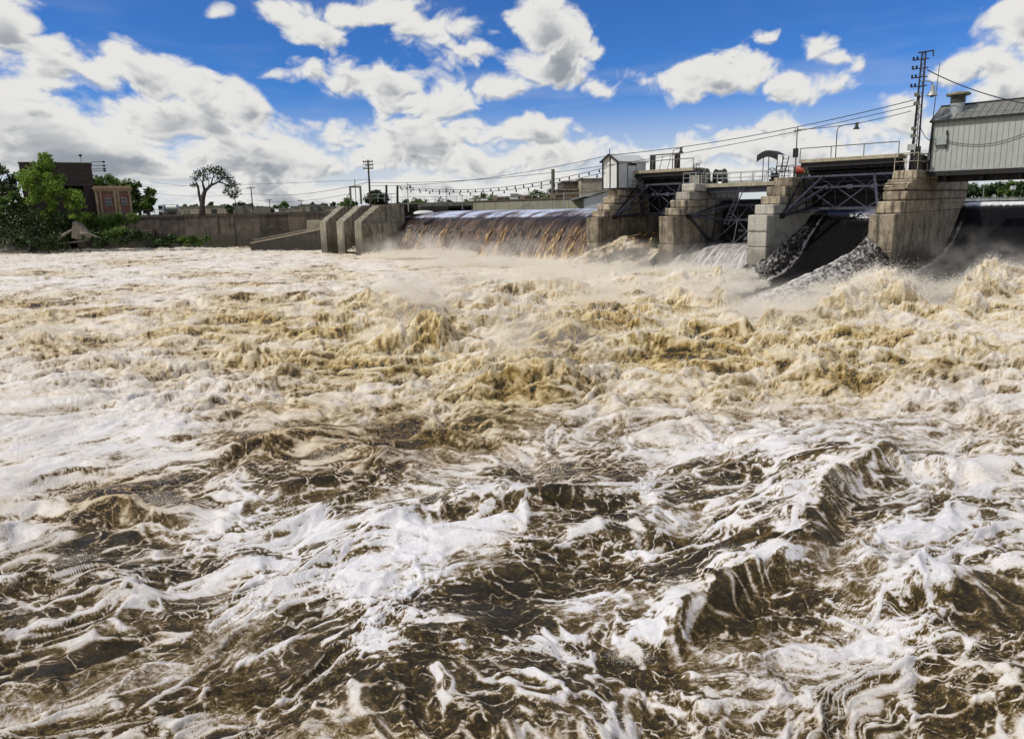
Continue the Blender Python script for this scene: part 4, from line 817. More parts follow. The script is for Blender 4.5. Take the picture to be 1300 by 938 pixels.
def wire(p, q, sag, r, label, group='overhead wires', n=24):
    pts_ = [p.lerp(q, i/n)-Vector((0, 0, sag*4*(i/n)*(1-i/n))) for i in range(n+1)]; o = MB().tube(pts_, r, 5).build('overhead_wire', M['cable'], None); return tag(o, label, 'cable', group)
tp = atu(1161, 127, 6.2); A1 = suz(tp[0], 6.2, tp[2]); tp = atu(1161, 134, 6.2); A2 = suz(tp[0], 6.2, tp[2]); tp = atu(1157, 141, 6.2); A3 = suz(tp[0], 6.2, tp[2]); S1 = suz(1.0, 3.2, atu(775, 197, 3.2)[2])
wire(A1, S1, .6, .035, 'upper long wire from the latticed pole down to the small white shed'); wire(A2, atY(470, 232, 104), 1.8, .03, 'long sagging wire from the latticed pole to the far utility pole'); wire(A3, suz(19.6, 8, 12.6), .3, .03, 'short wire from the latticed pole to the service pole')
wire(S1, atY(470, 236, 104), .9, .03, 'wire from the small white shed to the utility pole above the overflow'); wire(atY(470, 231, 104), atY(321, 246, 170), 1.0, .035, 'upper wire left of the tall utility pole'); wire(atY(445, 246, 107), atY(321, 254, 170), .8, .03, 'lower wire left of the hoist frame'); wire(atY(321, 246, 170), atY(178, 243, 200), 1, .035, 'wire running left above the gnarled tree'); wire(atY(321, 240, 170), atY(140, 222, 220), 1, .03, 'thin upper wire running left past the gnarled tree'); wire(atY(470, 228, 104), atY(1, 232, 240), 1.2, .025, 'topmost thin wire left of the tall utility pole')
tp = atu(1177, 89, 6.2); wire(suz(tp[0], 6.2, tp[2]), suz(atu(1340, 137, 8)[0], 8, atu(1340, 137, 8)[2]), .5, .04, 'wire from the latticed pole over the metal building roof to the right edge')
tp = atu(1168, 160, 6.2); wire(suz(tp[0], 6.2, tp[2]), suz(31.6, 7.0, 10.7), .5, .025, 'thin drooping wire from the latticed pole to the electrical box')
# string of small lights over the crest
def light_string(a, b, sag, label, n=26):
    t = thing('light_string', a, label, 'light string', 'drooping strings of bulbs over the overflow'); d = b-a; f = lambda k: d*k-Vector((0, 0, sag*4*k*(1-k)))
    MB().tube([f(i/30) for i in range(31)], .035, 5).build('cable', M['cable'], t)
    for i in range(n): p = f((i+.5)/n); MB().lathe((p.x, p.y, p.z-.38), [(.04, 0), (.11, .08), (.08, .2), (.05, .34)], 6).build('bulb', M['black'], t)
light_string(atY(504.5, 236, 104), suz(.3, 3.2, atu(768, 213, 3.2)[2]), 1.35, 'upper drooping string of dark bulbs from the left posts to the small shed'); light_string(atY(504.5, 238, 104), suz(.3, 3.2, atu(768, 219, 3.2)[2]), 1.35, 'lower drooping string of dark bulbs under the first', 18)
MB()
# ================================================================== WATER
def rampmat(name, rough_lo=.07, rough_hi=.6, bs=.5, bd=.03, fine=9.0, cols=None, micro=1.0, lace=False, ripple=1.0, spec=.5, flow=False, whitecol=(.80, .79, .81, 1)):
    cols = cols or [(0, (.008, .007, .005)), (.16, (.036, .027, .012)), (.34, (.15, .095, .020)), (.52, (.36, .255, .095)), (.72, (.60, .49, .30)), (1, (.76, .70, .60))]
    def f(N, b):
        g = N.add('ShaderNodeNewGeometry').outputs['Position']
        a = N.add('ShaderNodeAttribute', attribute_name='aer').outputs['Fac']
        wm = N.add('ShaderNodeAttribute', attribute_name='white').outputs['Fac']
        st = N.vm('MULTIPLY', g, (.7, 1, 1))
        if flow: st = N.add('ShaderNodeCombineXYZ', {0: N.vm('DOT_PRODUCT', g, tuple(DS)), 1: N.m('MULTIPLY', N.vm('DOT_PRODUCT', g, tuple(DU)), .22), 2: N.m('MULTIPLY', N.add('ShaderNodeSeparateXYZ', {0: g}).outputs[2], .25)}).outputs[0]
        nn = N.noise(st, fine, 6, .74, .6); n3 = N.noise(st, fine*4.5, 5, .75, .3)
        tex = N.m('ADD', N.m('MULTIPLY', N.m('SUBTRACT', nn, .5), .75*micro), N.m('MULTIPLY', N.m('SUBTRACT', n3, .5), .45*micro))
        if lace:
            lc = N.add('ShaderNodeAttribute', attribute_name='lace').outputs['Fac']
            wv = N.add('ShaderNodeTexNoise', {'Vector': g, 'Scale': 1.1, 'Detail': 3, 'Roughness': .55}).outputs['Color']
            gw = N.vm('ADD', N.vm('MULTIPLY', g, (.62, 1, .3)), N.vm('MULTIPLY', N.vm('SUBTRACT', wv, (.5, .5, .5)), (1.1, 1.1, .5)))
            gw = N.vm('MULTIPLY', gw, (1, 1.35, 1))
            def vor(sc): return N.add('ShaderNodeTexVoronoi', {'Vector': gw, 'Scale': sc}, feature='DISTANCE_TO_EDGE').outputs['Distance']
            thr = N.noise(g, .9, 3, .6); w1 = N.m('MULTIPLY_ADD', thr, .16, -.02)
            e1 = N.ss(vor(1.8), N.m('MULTIPLY', w1, 1.15), 0.0); e2 = N.ss(vor(4.3), N.m('MULTIPLY', w1, 1.2), 0.0); e3 = N.ss(vor(15), .2, 0.0)
            mk = N.ss(N.noise(g, .55, 4, .6), .42, .58); mk2 = N.ss(N.noise(g, 6.5, 6, .75), .40, .58)
            le = N.m('MAXIMUM', N.m('MULTIPLY', e1, N.m('MULTIPLY_ADD', mk2, .50, .24)), N.m('MAXIMUM', N.m('MULTIPLY', e2, N.m('MULTIPLY', mk, N.m('MULTIPLY_ADD', mk2, .40, .24))), N.m('MULTIPLY', e3, N.ss(a, .12, .5, .0, .55))))
            a = N.m('MAXIMUM', a, N.m('MULTIPLY', le, lc))
            sp = N.ss(N.noise(N.vm('MULTIPLY', g, (.8, 1.2, 1)), 17, 7, .78, .4), .50, .66); pch = N.ss(N.noise(g, .8, 4, .6), .36, .62)
            a = N.m('ADD', a, N.m('MULTIPLY', N.m('MULTIPLY', sp, pch), N.m('MULTIPLY', lc, N.ss(a, .0, .5, .30, .10))))
            a = N.m('SUBTRACT', a, N.m('MULTIPLY', N.ss(N.noise(g, 26, 5, .75), .50, .64), N.m('MULTIPLY', lc, N.ss(a, .35, .8, .0, .20))))
        mid = N.m('MULTIPLY', a, N.m('SUBTRACT', 1.15, a))
        a2 = N.m('ADD', a, N.m('MULTIPLY', tex, N.m('MULTIPLY_ADD', mid, 3.6, .12)), clamp=True)
        rp = N.add('ShaderNodeValToRGB', {0: a2}); e = rp.color_ramp.elements
        e[0].position = 0; e[0].color = cols[0][1]+(1,); e[1].position = 1; e[1].color = cols[-1][1]+(1,)
        for p, c in cols[1:-1]: x = e.new(p); x.color = c+(1,)
        wf = N.m('MULTIPLY', wm, N.ss(a2, .26, .66))
        gd = N.add('ShaderNodeAttribute', attribute_name='golden').outputs['Fac']
        tn = N.add('ShaderNodeMix', data_type='RGBA', blend_type='MULTIPLY'); N.put(tn.inputs[0], gd); N.put(tn.inputs[6], rp.outputs[0]); tn.inputs[7].default_value = (1.0, .89, .52, 1)
        c = N.mix(N.m('MULTIPLY', wf, N.m('SUBTRACT', 1, gd)), tn.outputs[2], whitecol)
        N.put(b.inputs['Base Color'], c)
        N.put(b.inputs['Roughness'], N.m('MULTIPLY_ADD', N.ss(a2, .1, .55), rough_hi-rough_lo, rough_lo))
        b.inputs['IOR'].default_value = 1.33
        N.put(b.inputs['Specular IOR Level'], N.ss(a2, .2, .7, spec, .15))
        rip = N.m('ABSOLUTE', N.m('SUBTRACT', N.noise(N.vm('MULTIPLY', g, (.8, 1.3, 1)), 7.5, 5, .66, .8), .5))
        bump(N, b, N.m('ADD', N.m('MULTIPLY', rip, -1.6*ripple), N.m('ADD', N.m('MULTIPLY', nn, 1.0), N.m('MULTIPLY', n3, .5))), bs, bd)
    return mat(name, f)
M['river'] = rampmat('turbulent_silty_water', bs=.75, bd=.05, lace=True)
M['fall'] = rampmat('falling_silty_water', .36, .6, .4, .03, 6.0, [(0, (.012, .009, .008)), (.25, (.045, .030, .025)), (.5, (.165, .106, .074)), (.75, (.38, .28, .20)), (1, (.66, .60, .53))], 1.15, ripple=.3, flow=True, whitecol=(.52, .60, .78, 1))  # whitecol: pale blue of the sky reflection painted on the crest
M['chute'] = rampmat('dark_chute_water', .30, .55, .3, .02, 4.0, [(0, (.005, .005, .006)), (.3, (.022, .020, .019)), (.6, (.22, .20, .17)), (1, (.66, .62, .55))], .9, ripple=.0, spec=.16, flow=True)

def seg_dist(X, Y, pts):
    """distance to a polyline and signed side (+ = beyond it, seen from the near bank)"""
    best = np.full(X.shape, 1e9, np.float32); side = np.zeros_like(best); al = np.zeros_like(best); L = 0
    for a, b in zip(pts[:-1], pts[1:]):
        dx, dy = b[0]-a[0], b[1]-a[1]; l2 = dx*dx+dy*dy
        t = np.clip(((X-a[0])*dx+(Y-a[1])*dy)/l2, 0, 1); ex = X-(a[0]+t*dx); ey = Y-(a[1]+t*dy)
        d = np.hypot(ex, ey); m_ = d < best; best = np.where(m_, d, best)
        sg = np.sign((dx*ey-dy*ex))*(1 if dx >= 0 else -1); side = np.where(m_, sg, side); al = np.where(m_, L+t*math.sqrt(l2), al); L += math.sqrt(l2)
    return best, side, al/L
def inpoly(X, Y, poly):
    r = np.zeros(X.shape, bool); n = len(poly)
    for i in range(n):
        x1, y1 = poly[i]; x2, y2 = poly[(i+1) % n]
        c = ((y1 > Y) != (y2 > Y)) & (X < (x2-x1)*(Y-y1)/((y2-y1) or 1e-9)+x1); r ^= c
    return r
def pp(l, z=0): return [tuple(atZ(x, y, z))[:2] for x, y in l]

NR, NC = 870, 1000
_y = np.exp(np.linspace(math.log(5.4), math.log(175), 6000)); _d = np.cumsum((.75*H*690/_y**2+150/_y)*np.gradient(_y)); _d = (_d-_d[0])/(_d[-1]-_d[0])
yy = np.interp(np.linspace(0, 1, NR), _d, _y).astype(np.float32); _w = np.geomspace(.93, 3.2, 46)[1:]; kk = np.concatenate([-_w[::-1], np.linspace(-.93, .93, NC-90), _w]).astype(np.float32)
yy = np.concatenate([np.geomspace(.8, 5.4, 16)[:-1], yy]).astype(np.float32); NR = len(yy)
GY = np.repeat(yy[:, None], NC, 1); GX = GY*kk[None, :]
cell = np.repeat(np.gradient(yy)[:, None], NC, 1).astype(np.float32)
# where each point of the river lies seen from the photographer's spot (used only to lay out the calm, boiling and foaming reaches)
c_ = np.maximum(GY*FW.y - H*FW.z, 1); PX = CX+F*(GX*RT.x+GY*RT.y-H*RT.z)/c_; PY = CY-F*(GX*UP.x+GY*UP.y-H*UP.z)/c_
def fld(base, lst):
    r = np.full(GX.shape, base, np.float32)
    for (x, y, rx, ry, v) in lst:
        w = np.exp(-(((PX-x)/rx)**2+((PY-y)/ry)**2)); r = r*(1-w)+v*w
    return r
def fade(wl): return sst(wl/cell, 2.0, 4.5)      # leave out waves finer than the mesh can carry

far = sst(GY, 13, 24)                             # 0 near, 1 in the boil
calm = fld(0, [(120, 340, 420, 60, .8), (0, 440, 220, 60, .5), (60, 540, 260, 80, .6)])
wx = fbm(GX*.16, GY*.16, 3, .5, 3); wy = fbm(GX*.16+9, GY*.16, 3, .5, 5)
wx2 = fbm(GX*.7, GY*.7, 3, .5, 13); wy2 = fbm(GX*.7+9, GY*.7, 3, .5, 15)
A_ = R_(-14); ca, sa = math.cos(A_), math.sin(A_)
U_ = (GX*ca-GY*sa)+1.8*wx+.45*wx2; V_ = (GX*sa+GY*ca)+1.8*wy+.45*wy2       # flow-aligned, warped
# --- mid river: boiling lumps
b1 = bil(U_*.15, V_*.30, 2, .45, 21); b2 = bil(U_*.36, V_*.72, 3, .5, 31); b3 = bil(U_*1.1, V_*2.0, 3, .55, 41)
b4 = bil(U_*3.6, V_*4.6, 3, .6, 51)
amp = (1-.35*sst(GY, 42, 60))*fld(.75, [(110, 345, 430, 55, .62), (0, 450, 160, 60, .6), (80, 560, 230, 70, .4), (640, 385, 240, 50, 1.1), (630, 332, 180, 14, .3), (900, 400, 300, 60, 1.15), (1200, 380, 170, 60, .70), (350, 570, 120, 50, .8)])
b5 = bil(U_*8.5, V_*9.5, 2, .6, 55)
hm = amp*(1.25*b1+1.0*b2*fade(1.6)+.50*b3*fade(.5)+.24*b4*fade(.17)+.10*b5*fade(.08)) - amp*.68
# --- foreground: swell with sharp crests
def rdg(x, y, s, fr=1.0):
    e = np.clip(cell*fr*1.6, .05, .5); return 1.03-np.sqrt(pn(x, y, s)**2+e*e)*1.5
n1_ = pn(U_*.17, V_*.24, 61); r2_ = rdg(U_*.40, V_*.7, 63, .7); r3_ = rdg(U_*.95, V_*1.7, 65, 1.7); r4_ = rdg(U_*2.4, V_*4.1, 67, 4.1); r5_ = rdg(U_*6, V_*9, 69, 9)
rough_ = fld(1, [(600,770,220,80,.45),(560,850,300,60,.45),(250,820,160,50,.7),(1010,700,160,110,1.3)])
hn = .46*n1_+(.20*(r2_-.5)+.085*(r3_-.5)*(.6+r2_))*rough_+.040*(r4_-.5)*(.5+r3_)*fade(.3)+.020*(r5_-.5)*(.4+r4_)*fade(.12)+.008*pn(U_*15, V_*19, 68)*fade(.06)
h = hn*(1-far)+hm*far
h += far*fld(0, [(960, 355, 200, 30, .2), (540, 400, 200, 40, .15)])
# boils and standing waves that stand where the photograph has them: px, py of the foot, radius, height
crest = np.zeros_like(h)
for (x, y, r, hh, sq) in [(540,440,1.7,1.5,.8),(690,487,1.25,.85,.8),(760,412,2.4,1.0,.7),(620,500,1.2,.6,.8),(880,385,3.0,.9,.7),(1130,386,3.6,1.7,.8),(1085,400,2.2,.9,.8),(1238,376,4.2,1.2,.8),(1290,366,5,1.5,.8),
    (1180,440,1.6,.7,.7),(830,365,3.5,.9,.8),(700,372,3.2,.7,.8),(380,575,.9,.42,.5),(310,580,.8,.35,.5),(560,555,.9,.4,.5),(160,640,.8,.45,.5),(60,440,1.3,.6,.6),(300,460,1.3,.5,.6),(420,455,1.5,.5,.6),(930,500,1.4,.5,.6),(1060,480,1.2,.55,.6),(850,445,1.6,.6,.6),
    (640,395,2.5,.9,.7),(1020,430,1.8,.6,.7),(480,385,2.2,.8,.7),(270,380,2,.5,.7)]:
    p = atZ(x, y, 0); d = np.hypot((GX-p.x), (GY-p.y)/sq)/r; kf = min(1.0, 34.0/p.y)**1.5; g_ = np.exp(-d*d)*(.55+.6*b2+(.38*b3+.22*b4)*kf)*.75
    h += hh*g_; crest = np.maximum(crest, g_*min(1, hh))
face = np.zeros_like(h); back = np.zeros_like(h)
for (pts, hh, wf, wb) in [([(1135,588),(1075,618),(1030,655),(1010,700),(1022,745)], .52, .34, 1.1), ([(1045,770),(985,742),(930,752),(870,790),(835,850)], .46, .32, 1.0),
    ([(1085,565),(1150,590),(1230,600),(1330,585)], .30, .3, .8), ([(470,700),(500,668),(600,655),(690,655),(780,630)], .28, .22, .6), ([(290,590),(400,570),(520,590)], .25, .5, .9),
    ([(0,730),(90,735),(200,760)], .20, .42, .7), ([(1180,800),(1240,770),(1330,760)], .4, .4, .7), ([(700,700),(780,670),(860,680)], .15, .3, .5), ([(60,660),(140,640),(260,650)], .3, .35, .7),
    ([(380,830),(500,790),(640,800)], .13, .34, .6), ([(1050,700),(1130,760),(1160,800)], .18, .32, .5)]:
    P_ = pp(pts); d, sg, al = seg_dist(GX+.25*wx2, GY+.25*wy2, P_); sw = sst(sg*d, -.12, .12); w_ = wf+(wb-wf)*sw; endc = sst(al, .0, .06)*sst(1-al, .0, .06)
    env = sst(al, 0, .2)*sst(1-al, 0, .2); env = (.10+.90*env)
    g_ = np.exp(-(d/w_)**2)*env*(.85+.18*r3_); h += hh*g_
    face = np.maximum(face, (1-sw)*np.exp(-((d-wf*.7)/(wf*.9))**2)*endc*env*min(1, hh*2.2))
    back = np.maximum(back, (sw*np.exp(-(d/(wb*.7))**2)+(1-sw)*np.exp(-(d/.09)**2))*env*endc)
# --- dark tongues below the open gates: the river surface drops away and the chutes show
TONG = [pp([(926,338),(946,372),(968,402),(1000,402),(1048,386),(1094,362),(1116,338),(1100,300),(950,300)]), pp([(1122,322),(1146,362),(1180,392),(1216,370),(1258,350),(1330,338),(1330,290),(1130,280)]),
        pp([(838,336),(850,350),(895,353),(925,346),(950,336),(940,300),(840,300)]), pp([(735,328),(760,346),(800,352),(832,350),(834,300),(745,300)])]
wq = GX+1.2*wx2+.5*(b2-.3); wr = GY+1.2*wy2+.5*(b3-.3)
tong = np.zeros_like(h)
for P_ in TONG:
    d, sg, al = seg_dist(wq, wr, P_+[P_[0]]); ins = inpoly(wq, wr, P_); sd_ = np.where(ins, d, -d)
    tong = np.maximum(tong, sst(sd_, -1.7, .7)); crest = np.maximum(crest, np.exp(-((sd_+1.3)/1.0)**2)*.8)
    h += .45*np.exp(-((sd_+1.4)/1.1)**2)*(.6+b2*1.0)
h = h*(1-tong)+(-2.5)*tong
# the dam and the banks stand beyond; keep the sheet below everything there
sS = (GX-O.x)*Q-(GY-O.y)*Q; uU = (GX-O.x)*Q+(GY-O.y)*Q
h = h-.35*sst(uU, -14, -3)*(sS < 1)
beyond = sst(uU, -1.5+0*uU, 2.0); h = h*(1-beyond)+np.minimum(h, .35)*beyond
# horizontal displacement sharpens crests
# --- aeration (0 clear dark water, .4 silty gold, .7 cream froth, 1 white foam) and whiteness
cov = fld(.42, [(150,420,420,110,.62),(100,560,230,75,.72),(640,390,500,75,.72),(1050,410,330,60,.74),(330,330,320,25,.60),(900,480,400,45,.60),
    (350,570,110,38,.44),(440,600,130,26,.46),(560,560,90,24,.46),(160,630,90,34,.32),(60,700,70,30,.36),(0,640,70,50,.75),(110,820,200,60,.30),(260,800,120,60,.36),(620,760,190,70,.08),(560,830,300,70,.10),(640,740,90,40,.12),
    (700,690,110,40,.20),(860,740,70,40,.18),(860,600,160,30,.44),(640,590,120,22,.46),(760,620,120,30,.42),(950,790,120,50,.16),(1010,720,50,30,.15),(1080,700,90,40,.20),(1180,720,110,45,.66),(1270,600,110,50,.72),(1240,690,100,40,.68),
    (1130,640,90,40,.50),(1000,570,200,24,.62),(1230,500,180,30,.66),(1250,800,90,40,.16),(1080,830,90,30,.62),(460,740,110,32,.72),(560,690,150,26,.74),(300,740,120,40,.56),(420,660,150,26,.60),(760,760,90,30,.36),(850,700,80,20,.45),(960,630,80,30,.5),(480,800,60,50,.55),(700,830,120,40,.45)])
xw = U_*.80+.4*fbm(U_*.5, V_*.5, 3, .5, 71); yw = V_*1.75+.38*fbm(U_*.5+4, V_*.5, 3, .5, 73)
xw2 = xw+.16*fbm(U_*2.2, V_*2.2, 3, .55, 75); yw2 = yw+.16*fbm(U_*2.2+3, V_*2.2, 3, .55, 77)
l1 = 1-np.abs(pn(xw2*.75, yw2*.75, 81))*1.7; l2 = 1-np.abs(pn(xw2*1.7+3, yw2*1.7, 83))*1.7; l3 = 1-np.abs(pn(xw2*4.1, yw2*4.1+7, 85))*1.7; l4 = 1-np.abs(pn(xw2*9.3, yw2*9.3+7, 87))*1.7
lm = sst(fbm(U_*.8, V_*1.2, 3, .5, 89), -.25, .3)
lac = np.maximum(np.maximum(sst(l1, .55, 1.0)*.85*(.35+.65*lm), sst(l2, .62, 1.0)*.85*(1-.5*lm)), np.maximum(sst(l3, .62, 1)*.72*fade(.25)*(.4+.6*lm), sst(l4, .66, 1)*.55*fade(.1)))
cl = fbm(U_*.55, V_*.9, 5, .6, 91)
streak = fbm(U_*.9, V_*4.2, 4, .6, 93)*(.35+.65*fade(.35))
streak2 = fbm(U_*.35, V_*1.9, 4, .6, 94)
f_near = lac*.92+(cov-.405)*2.15+cl*.65+streak*.45+streak2*.55
f_near += .45*sst(r3_, .78, .98)+.25*sst(r4_, .8, 1)*fade(.3)
fz_ = fbm(U_*5, V_*9, 4, .65, 98)*fade(.12)
f_near += .30*fz_
foam = .20*np.clip((f_near+.10)/.6, 0, 1)+.46*sst(f_near, .40, .80)+.34*sst(f_near, .65, 1.2)
dk = .09+.22*sst(fbm(U_*.3, V_*.45, 3, .5, 95)+.25*cl, -.05, .35)            # silty patches in the dark water
aer_n = dk+(1-dk)*foam; 
aer_n = np.maximum(aer_n, .80*sst(back*.80+.60*lac+.40*cl+.5*fz_+.25*streak2, .50, 1.05))
fst = sst(1-np.abs(pn(U_*3.4+1.5*pn(U_, V_*.6, 111), V_*.8, 113))*1.7, .62, .98); aer_n = aer_n*(1-.72*face*(1-.5*sst(l3+.4*streak, .6, .95)))+face*(.10+.38*fst)
tex = (b2*.9+b3*1.1+b4*.7)                                                   # rounded lumps: pale tops, browner creases
cl2 = fbm(U_*.13, V_*.50, 4, .55, 97); cl3 = fbm(U_*.30, V_*1.25, 4, .6, 99)
f_mid = .12+(.85*cl2+1.1*cl3)*sst(GY, 24, 50)+.35*cl3*sst(GY, 14, 25)+(cov-.5)*.80+.75*(tex-.55)+.50*cl+.42*streak+.30*streak2+.18*lac
aer_m = np.clip(.60+f_mid*.62+.10*crest+.30*(b4-.3)+.25*(b5-.3), .12, 1)
gold = fld(0, [(170,332,50,5,.5),(60,346,60,5,.5),(300,362,60,6,.5),(380,345,50,5,.4),(190,365,40,5,.5),(30,385,50,7,.5),(140,395,60,6,.45),(250,400,50,7,.5),(330,410,60,8,.5),(100,440,80,8,.5),(400,425,60,8,.5),(280,450,60,8,.5),(160,470,60,6,.4),(460,395,50,8,.4),(250,348,70,5,.5),(420,352,70,8,.3),(120,372,80,7,.35),(330,385,110,9,.3),(40,405,70,9,.4),(230,425,80,10,.35),(480,470,90,10,.4),(200,480,70,9,.3),(90,505,60,7,.25),(330,520,80,9,.3),(1000,460,90,9,.4),(1130,430,70,9,.35),(700,430,60,10,.4),(880,420,70,10,.35),(540,418,34,22,.8),(700,470,40,18,.7),(755,402,50,20,.5),(860,465,60,10,.5),(1085,485,60,10,.5),(370,570,90,30,.6),(450,590,120,25,.5),(560,552,90,20,.5),(60,450,70,25,.35),(330,465,70,14,.3),(430,450,60,12,.3),(920,445,60,14,.5),(640,500,60,20,.4),(1200,480,60,14,.4),(160,630,90,30,.6),(740,590,120,16,.3)])
aer_m -= gold*.50*(.35+sst(b3, .5, .1)); slope = np.gradient(h, axis=0)/np.gradient(GY, axis=0); aer_m -= .26*sst(slope, .05, .9)*(.4+sst(b4, .5, .15))*(1-.5*calm)  # creases and near faces of the lumps turn browner
aer = aer_n*(1-far)+aer_m*far
aer = np.clip(aer-.25*gold*(1-far)*(1-foam*.5), 0, 1)
aer = aer*(1-tong)+(.14+.25*foam)*tong
white = fld(.10, [(640,800,1500,190,.85),(650,620,700,50,.7),(150,350,380,40,.72),(60,480,260,80,.55),(120,560,220,70,.75),(500,730,300,120,.95),(1100,720,300,140,.95),(500,650,300,60,.9),(1000,570,320,40,.8),(1250,500,120,30,.7),(900,640,250,50,.85),(100,820,200,80,.6)])
white = np.clip(white+.3*cl-.3*gold, 0, 1)
hx, hy = np.gradient(h)
# foam rides on top of the water
h += .035*foam*(1-far)*(.6+r4_*.5)
KX = GX-.30*pn(U_*.42, V_*.7, 101)*(1-tong)*.7; KY = GY+.26*pn(U_*.42+5, V_*.7, 105)*(1-tong)*.7
river = gridmesh('river_water', KX, KY, h, {'aer': aer, 'white': white, 'golden': np.clip(gold*1.0+.15*sst(cl2+cl3, .1, -.4)*far, 0, .8), 'lace': np.clip(1.05-.9*far-face*.5+0*tong, 0, 1)*(1-tong)*np.clip(.35+cov*1.6, 0, 1)}, M['river']); struct(river)

# ---- spray: fine droplets thrown up over the boils
def mist_mat():
    def f(N, b):
        b.inputs['Base Color'].default_value = (.90, .85, .74, 1); b.inputs['Roughness'].default_value = .8
        b.inputs['Specular IOR Level'].default_value = .2
    return mat('airborne_spray', f)
M['spray'] = mist_mat()
rng = np.random.RandomState(5)
def points_object(name, P_, rad, m):
    me = bpy.data.meshes.new(name); me.vertices.add(len(P_)); me.vertices.foreach_set('co', P_.astype(np.float32).ravel())
    a = me.attributes.new('rad', 'FLOAT', 'POINT'); a.data.foreach_set('value', rad.astype(np.float32))
    o = bpy.data.objects.new(name, me); C.objects.link(o); me.materials.append(m)
    ng = bpy.data.node_groups.new('droplets', 'GeometryNodeTree')
    ng.interface.new_socket('Geometry', in_out='INPUT', socket_type='NodeSocketGeometry'); ng.interface.new_socket('Geometry', in_out='OUTPUT', socket_type='NodeSocketGeometry')
    i = ng.nodes.new('NodeGroupInput'); q = ng.nodes.new('NodeGroupOutput'); mp = ng.nodes.new('GeometryNodeMeshToPoints')
    na = ng.nodes.new('GeometryNodeInputNamedAttribute'); na.data_type = 'FLOAT'; na.inputs[0].default_value = 'rad'
    sm = ng.nodes.new('GeometryNodeSetMaterial'); sm.inputs['Material'].default_value = m
    L = ng.links; L.new(i.outputs[0], mp.inputs['Mesh']); L.new(na.outputs[0], mp.inputs['Radius']); L.new(mp.outputs[0], sm.inputs[0]); L.new(sm.outputs[0], q.inputs[0])
    md = o.modifiers.new('droplets', 'NODES'); md.node_group = ng; o['kind'] = 'stuff'; return o
pts = []; rd = []
# droplets leaving the tops of the lumps all over the boil
wgt = (np.clip(tex-.45, 0, 1)**1.5*far*np.clip(amp-.1, 0, 2)+crest*.35)*(1-tong)*cell*GY*(PX > -40)*(PX < 1340)*(uU < -1)/ (GY**1.5)
wgt = wgt.ravel(); cs_ = np.cumsum(wgt); N1 = 220000
ix = np.searchsorted(cs_, rng.rand(N1)*cs_[-1]); ix = np.clip(ix, 0, h.size-1)
bx, by, bz = KX.ravel()[ix], KY.ravel()[ix], h.ravel()[ix]; sp_ = np.abs(rng.randn(N1))
pts.append(np.stack([bx+rng.randn(N1)*.12-sp_*.04, by+rng.randn(N1)*.12, bz+sp_*.11*(1+crest.ravel()[ix]*1.2)], -1)); rd.append((.004+.010*rng.rand(N1)**2)*(by/30)**1.1)
# plumes
def hat(x, y):
    Yi = float(np.interp(y, yy, np.arange(NR))); Xi = float(np.interp(x/y, kk, np.arange(NC))); return float(h[int(np.clip(Yi, 0, NR-1)), int(np.clip(Xi, 0, NC-1))])
for (x, y, n, r, hh) in [(590,335,9000,6,1.2),(530,325,8000,6,1.1),(690,352,9000,5,1.3),(790,350,8000,4,1.3),(820,372,7000,4,1.2),(930,365,7000,2.2,1.2),(985,398,7000,2,1.1),(1050,385,7000,2.2,1.2),(1110,366,4000,1.2,1.2),(1172,388,4000,1.3,1.0),(1230,366,4500,1.8,1.1),(1275,350,5000,2.4,1.2),(790,330,5000,1.8,1.2),(760,345,5000,2,1.1),(1000,690,2600,.30,.30),(870,770,2600,.35,.26),(930,735,2200,.30,.26),(1050,640,2600,.40,.30),(1120,595,2200,.40,.30),(560,645,2600,.45,.26),(640,640,2200,.45,.24),(330,560,3000,.6,.35),(430,585,2600,.6,.30),(1180,600,2200,.5,.28),(90,715,2200,.35,.30),(200,640,2600,.5,.35),(800,835,1500,.25,.2),(940,352,3000,1.2,.9),(985,412,5000,1.8,.9),(1050,396,5000,1.8,.9),(530,418,9000,1.2,1.5),(548,400,6000,.9,1.2),(700,470,5000,.8,.8),(660,462,4000,.8,.7),(500,380,7000,2.0,1.0),(600,360,7000,2.6,1.0),(760,385,8000,2.4,1.1),(700,345,7000,3,1.1),(850,350,8000,3.0,.9),(900,372,6000,2.5,.9),(960,396,6000,2.2,.9),(1010,400,6000,2.2,.9),
    (1120,372,8000,1.8,1.3),(1150,366,6000,1.6,1.4),(1080,390,6000,2.0,.9),(1205,376,3500,2,.9),(1250,362,4500,3,.9),(1290,352,4500,3,1.0),(60,425,3500,1.0,.5),(280,375,3000,1.4,.4),(360,455,3000,1.0,.4),(620,490,3500,.8,.5),(850,440,3500,1.2,.5),(880,345,6000,3,.8),
    (10,640,2500,.35,.35),(60,690,1800,.3,.3),(1020,650,1200,.22,.14),(930,745,1100,.25,.12),(700,600,1800,.6,.2),(1120,590,900,.3,.15),(560,325,6000,4,.9),(660,335,6000,4,.9),(480,318,4000,4,.7),(430,312,3000,3,.7),(1180,372,2500,2,.8)]:
    p = atZ(x, y, 0); n = int(n*(2.6 if 340 < x < 1100 and y < 400 else 1.5)); a = rng.rand(n)*2*np.pi; q = rng.rand(n)**.7*r; lobes = .6+.4*np.sin(a*3+x)*np.cos(a*5)
    qx = p.x+np.cos(a)*q*1.2+rng.randn(n)*.05; qy = p.y+np.sin(a)*q*.7; base = max(hat(p.x, p.y), 0)
    qz = base*.8+np.abs(rng.randn(n))*hh*.60*(1-.5*(q/r)**2)*lobes
    pts.append(np.stack([qx, qy, qz], -1)); rd.append((.0035+.009*rng.rand(n)**3)*max(.3, (p.y/30)**1.35))
spray = points_object('water_spray', np.concatenate(pts), np.concatenate(rd), M['spray'])
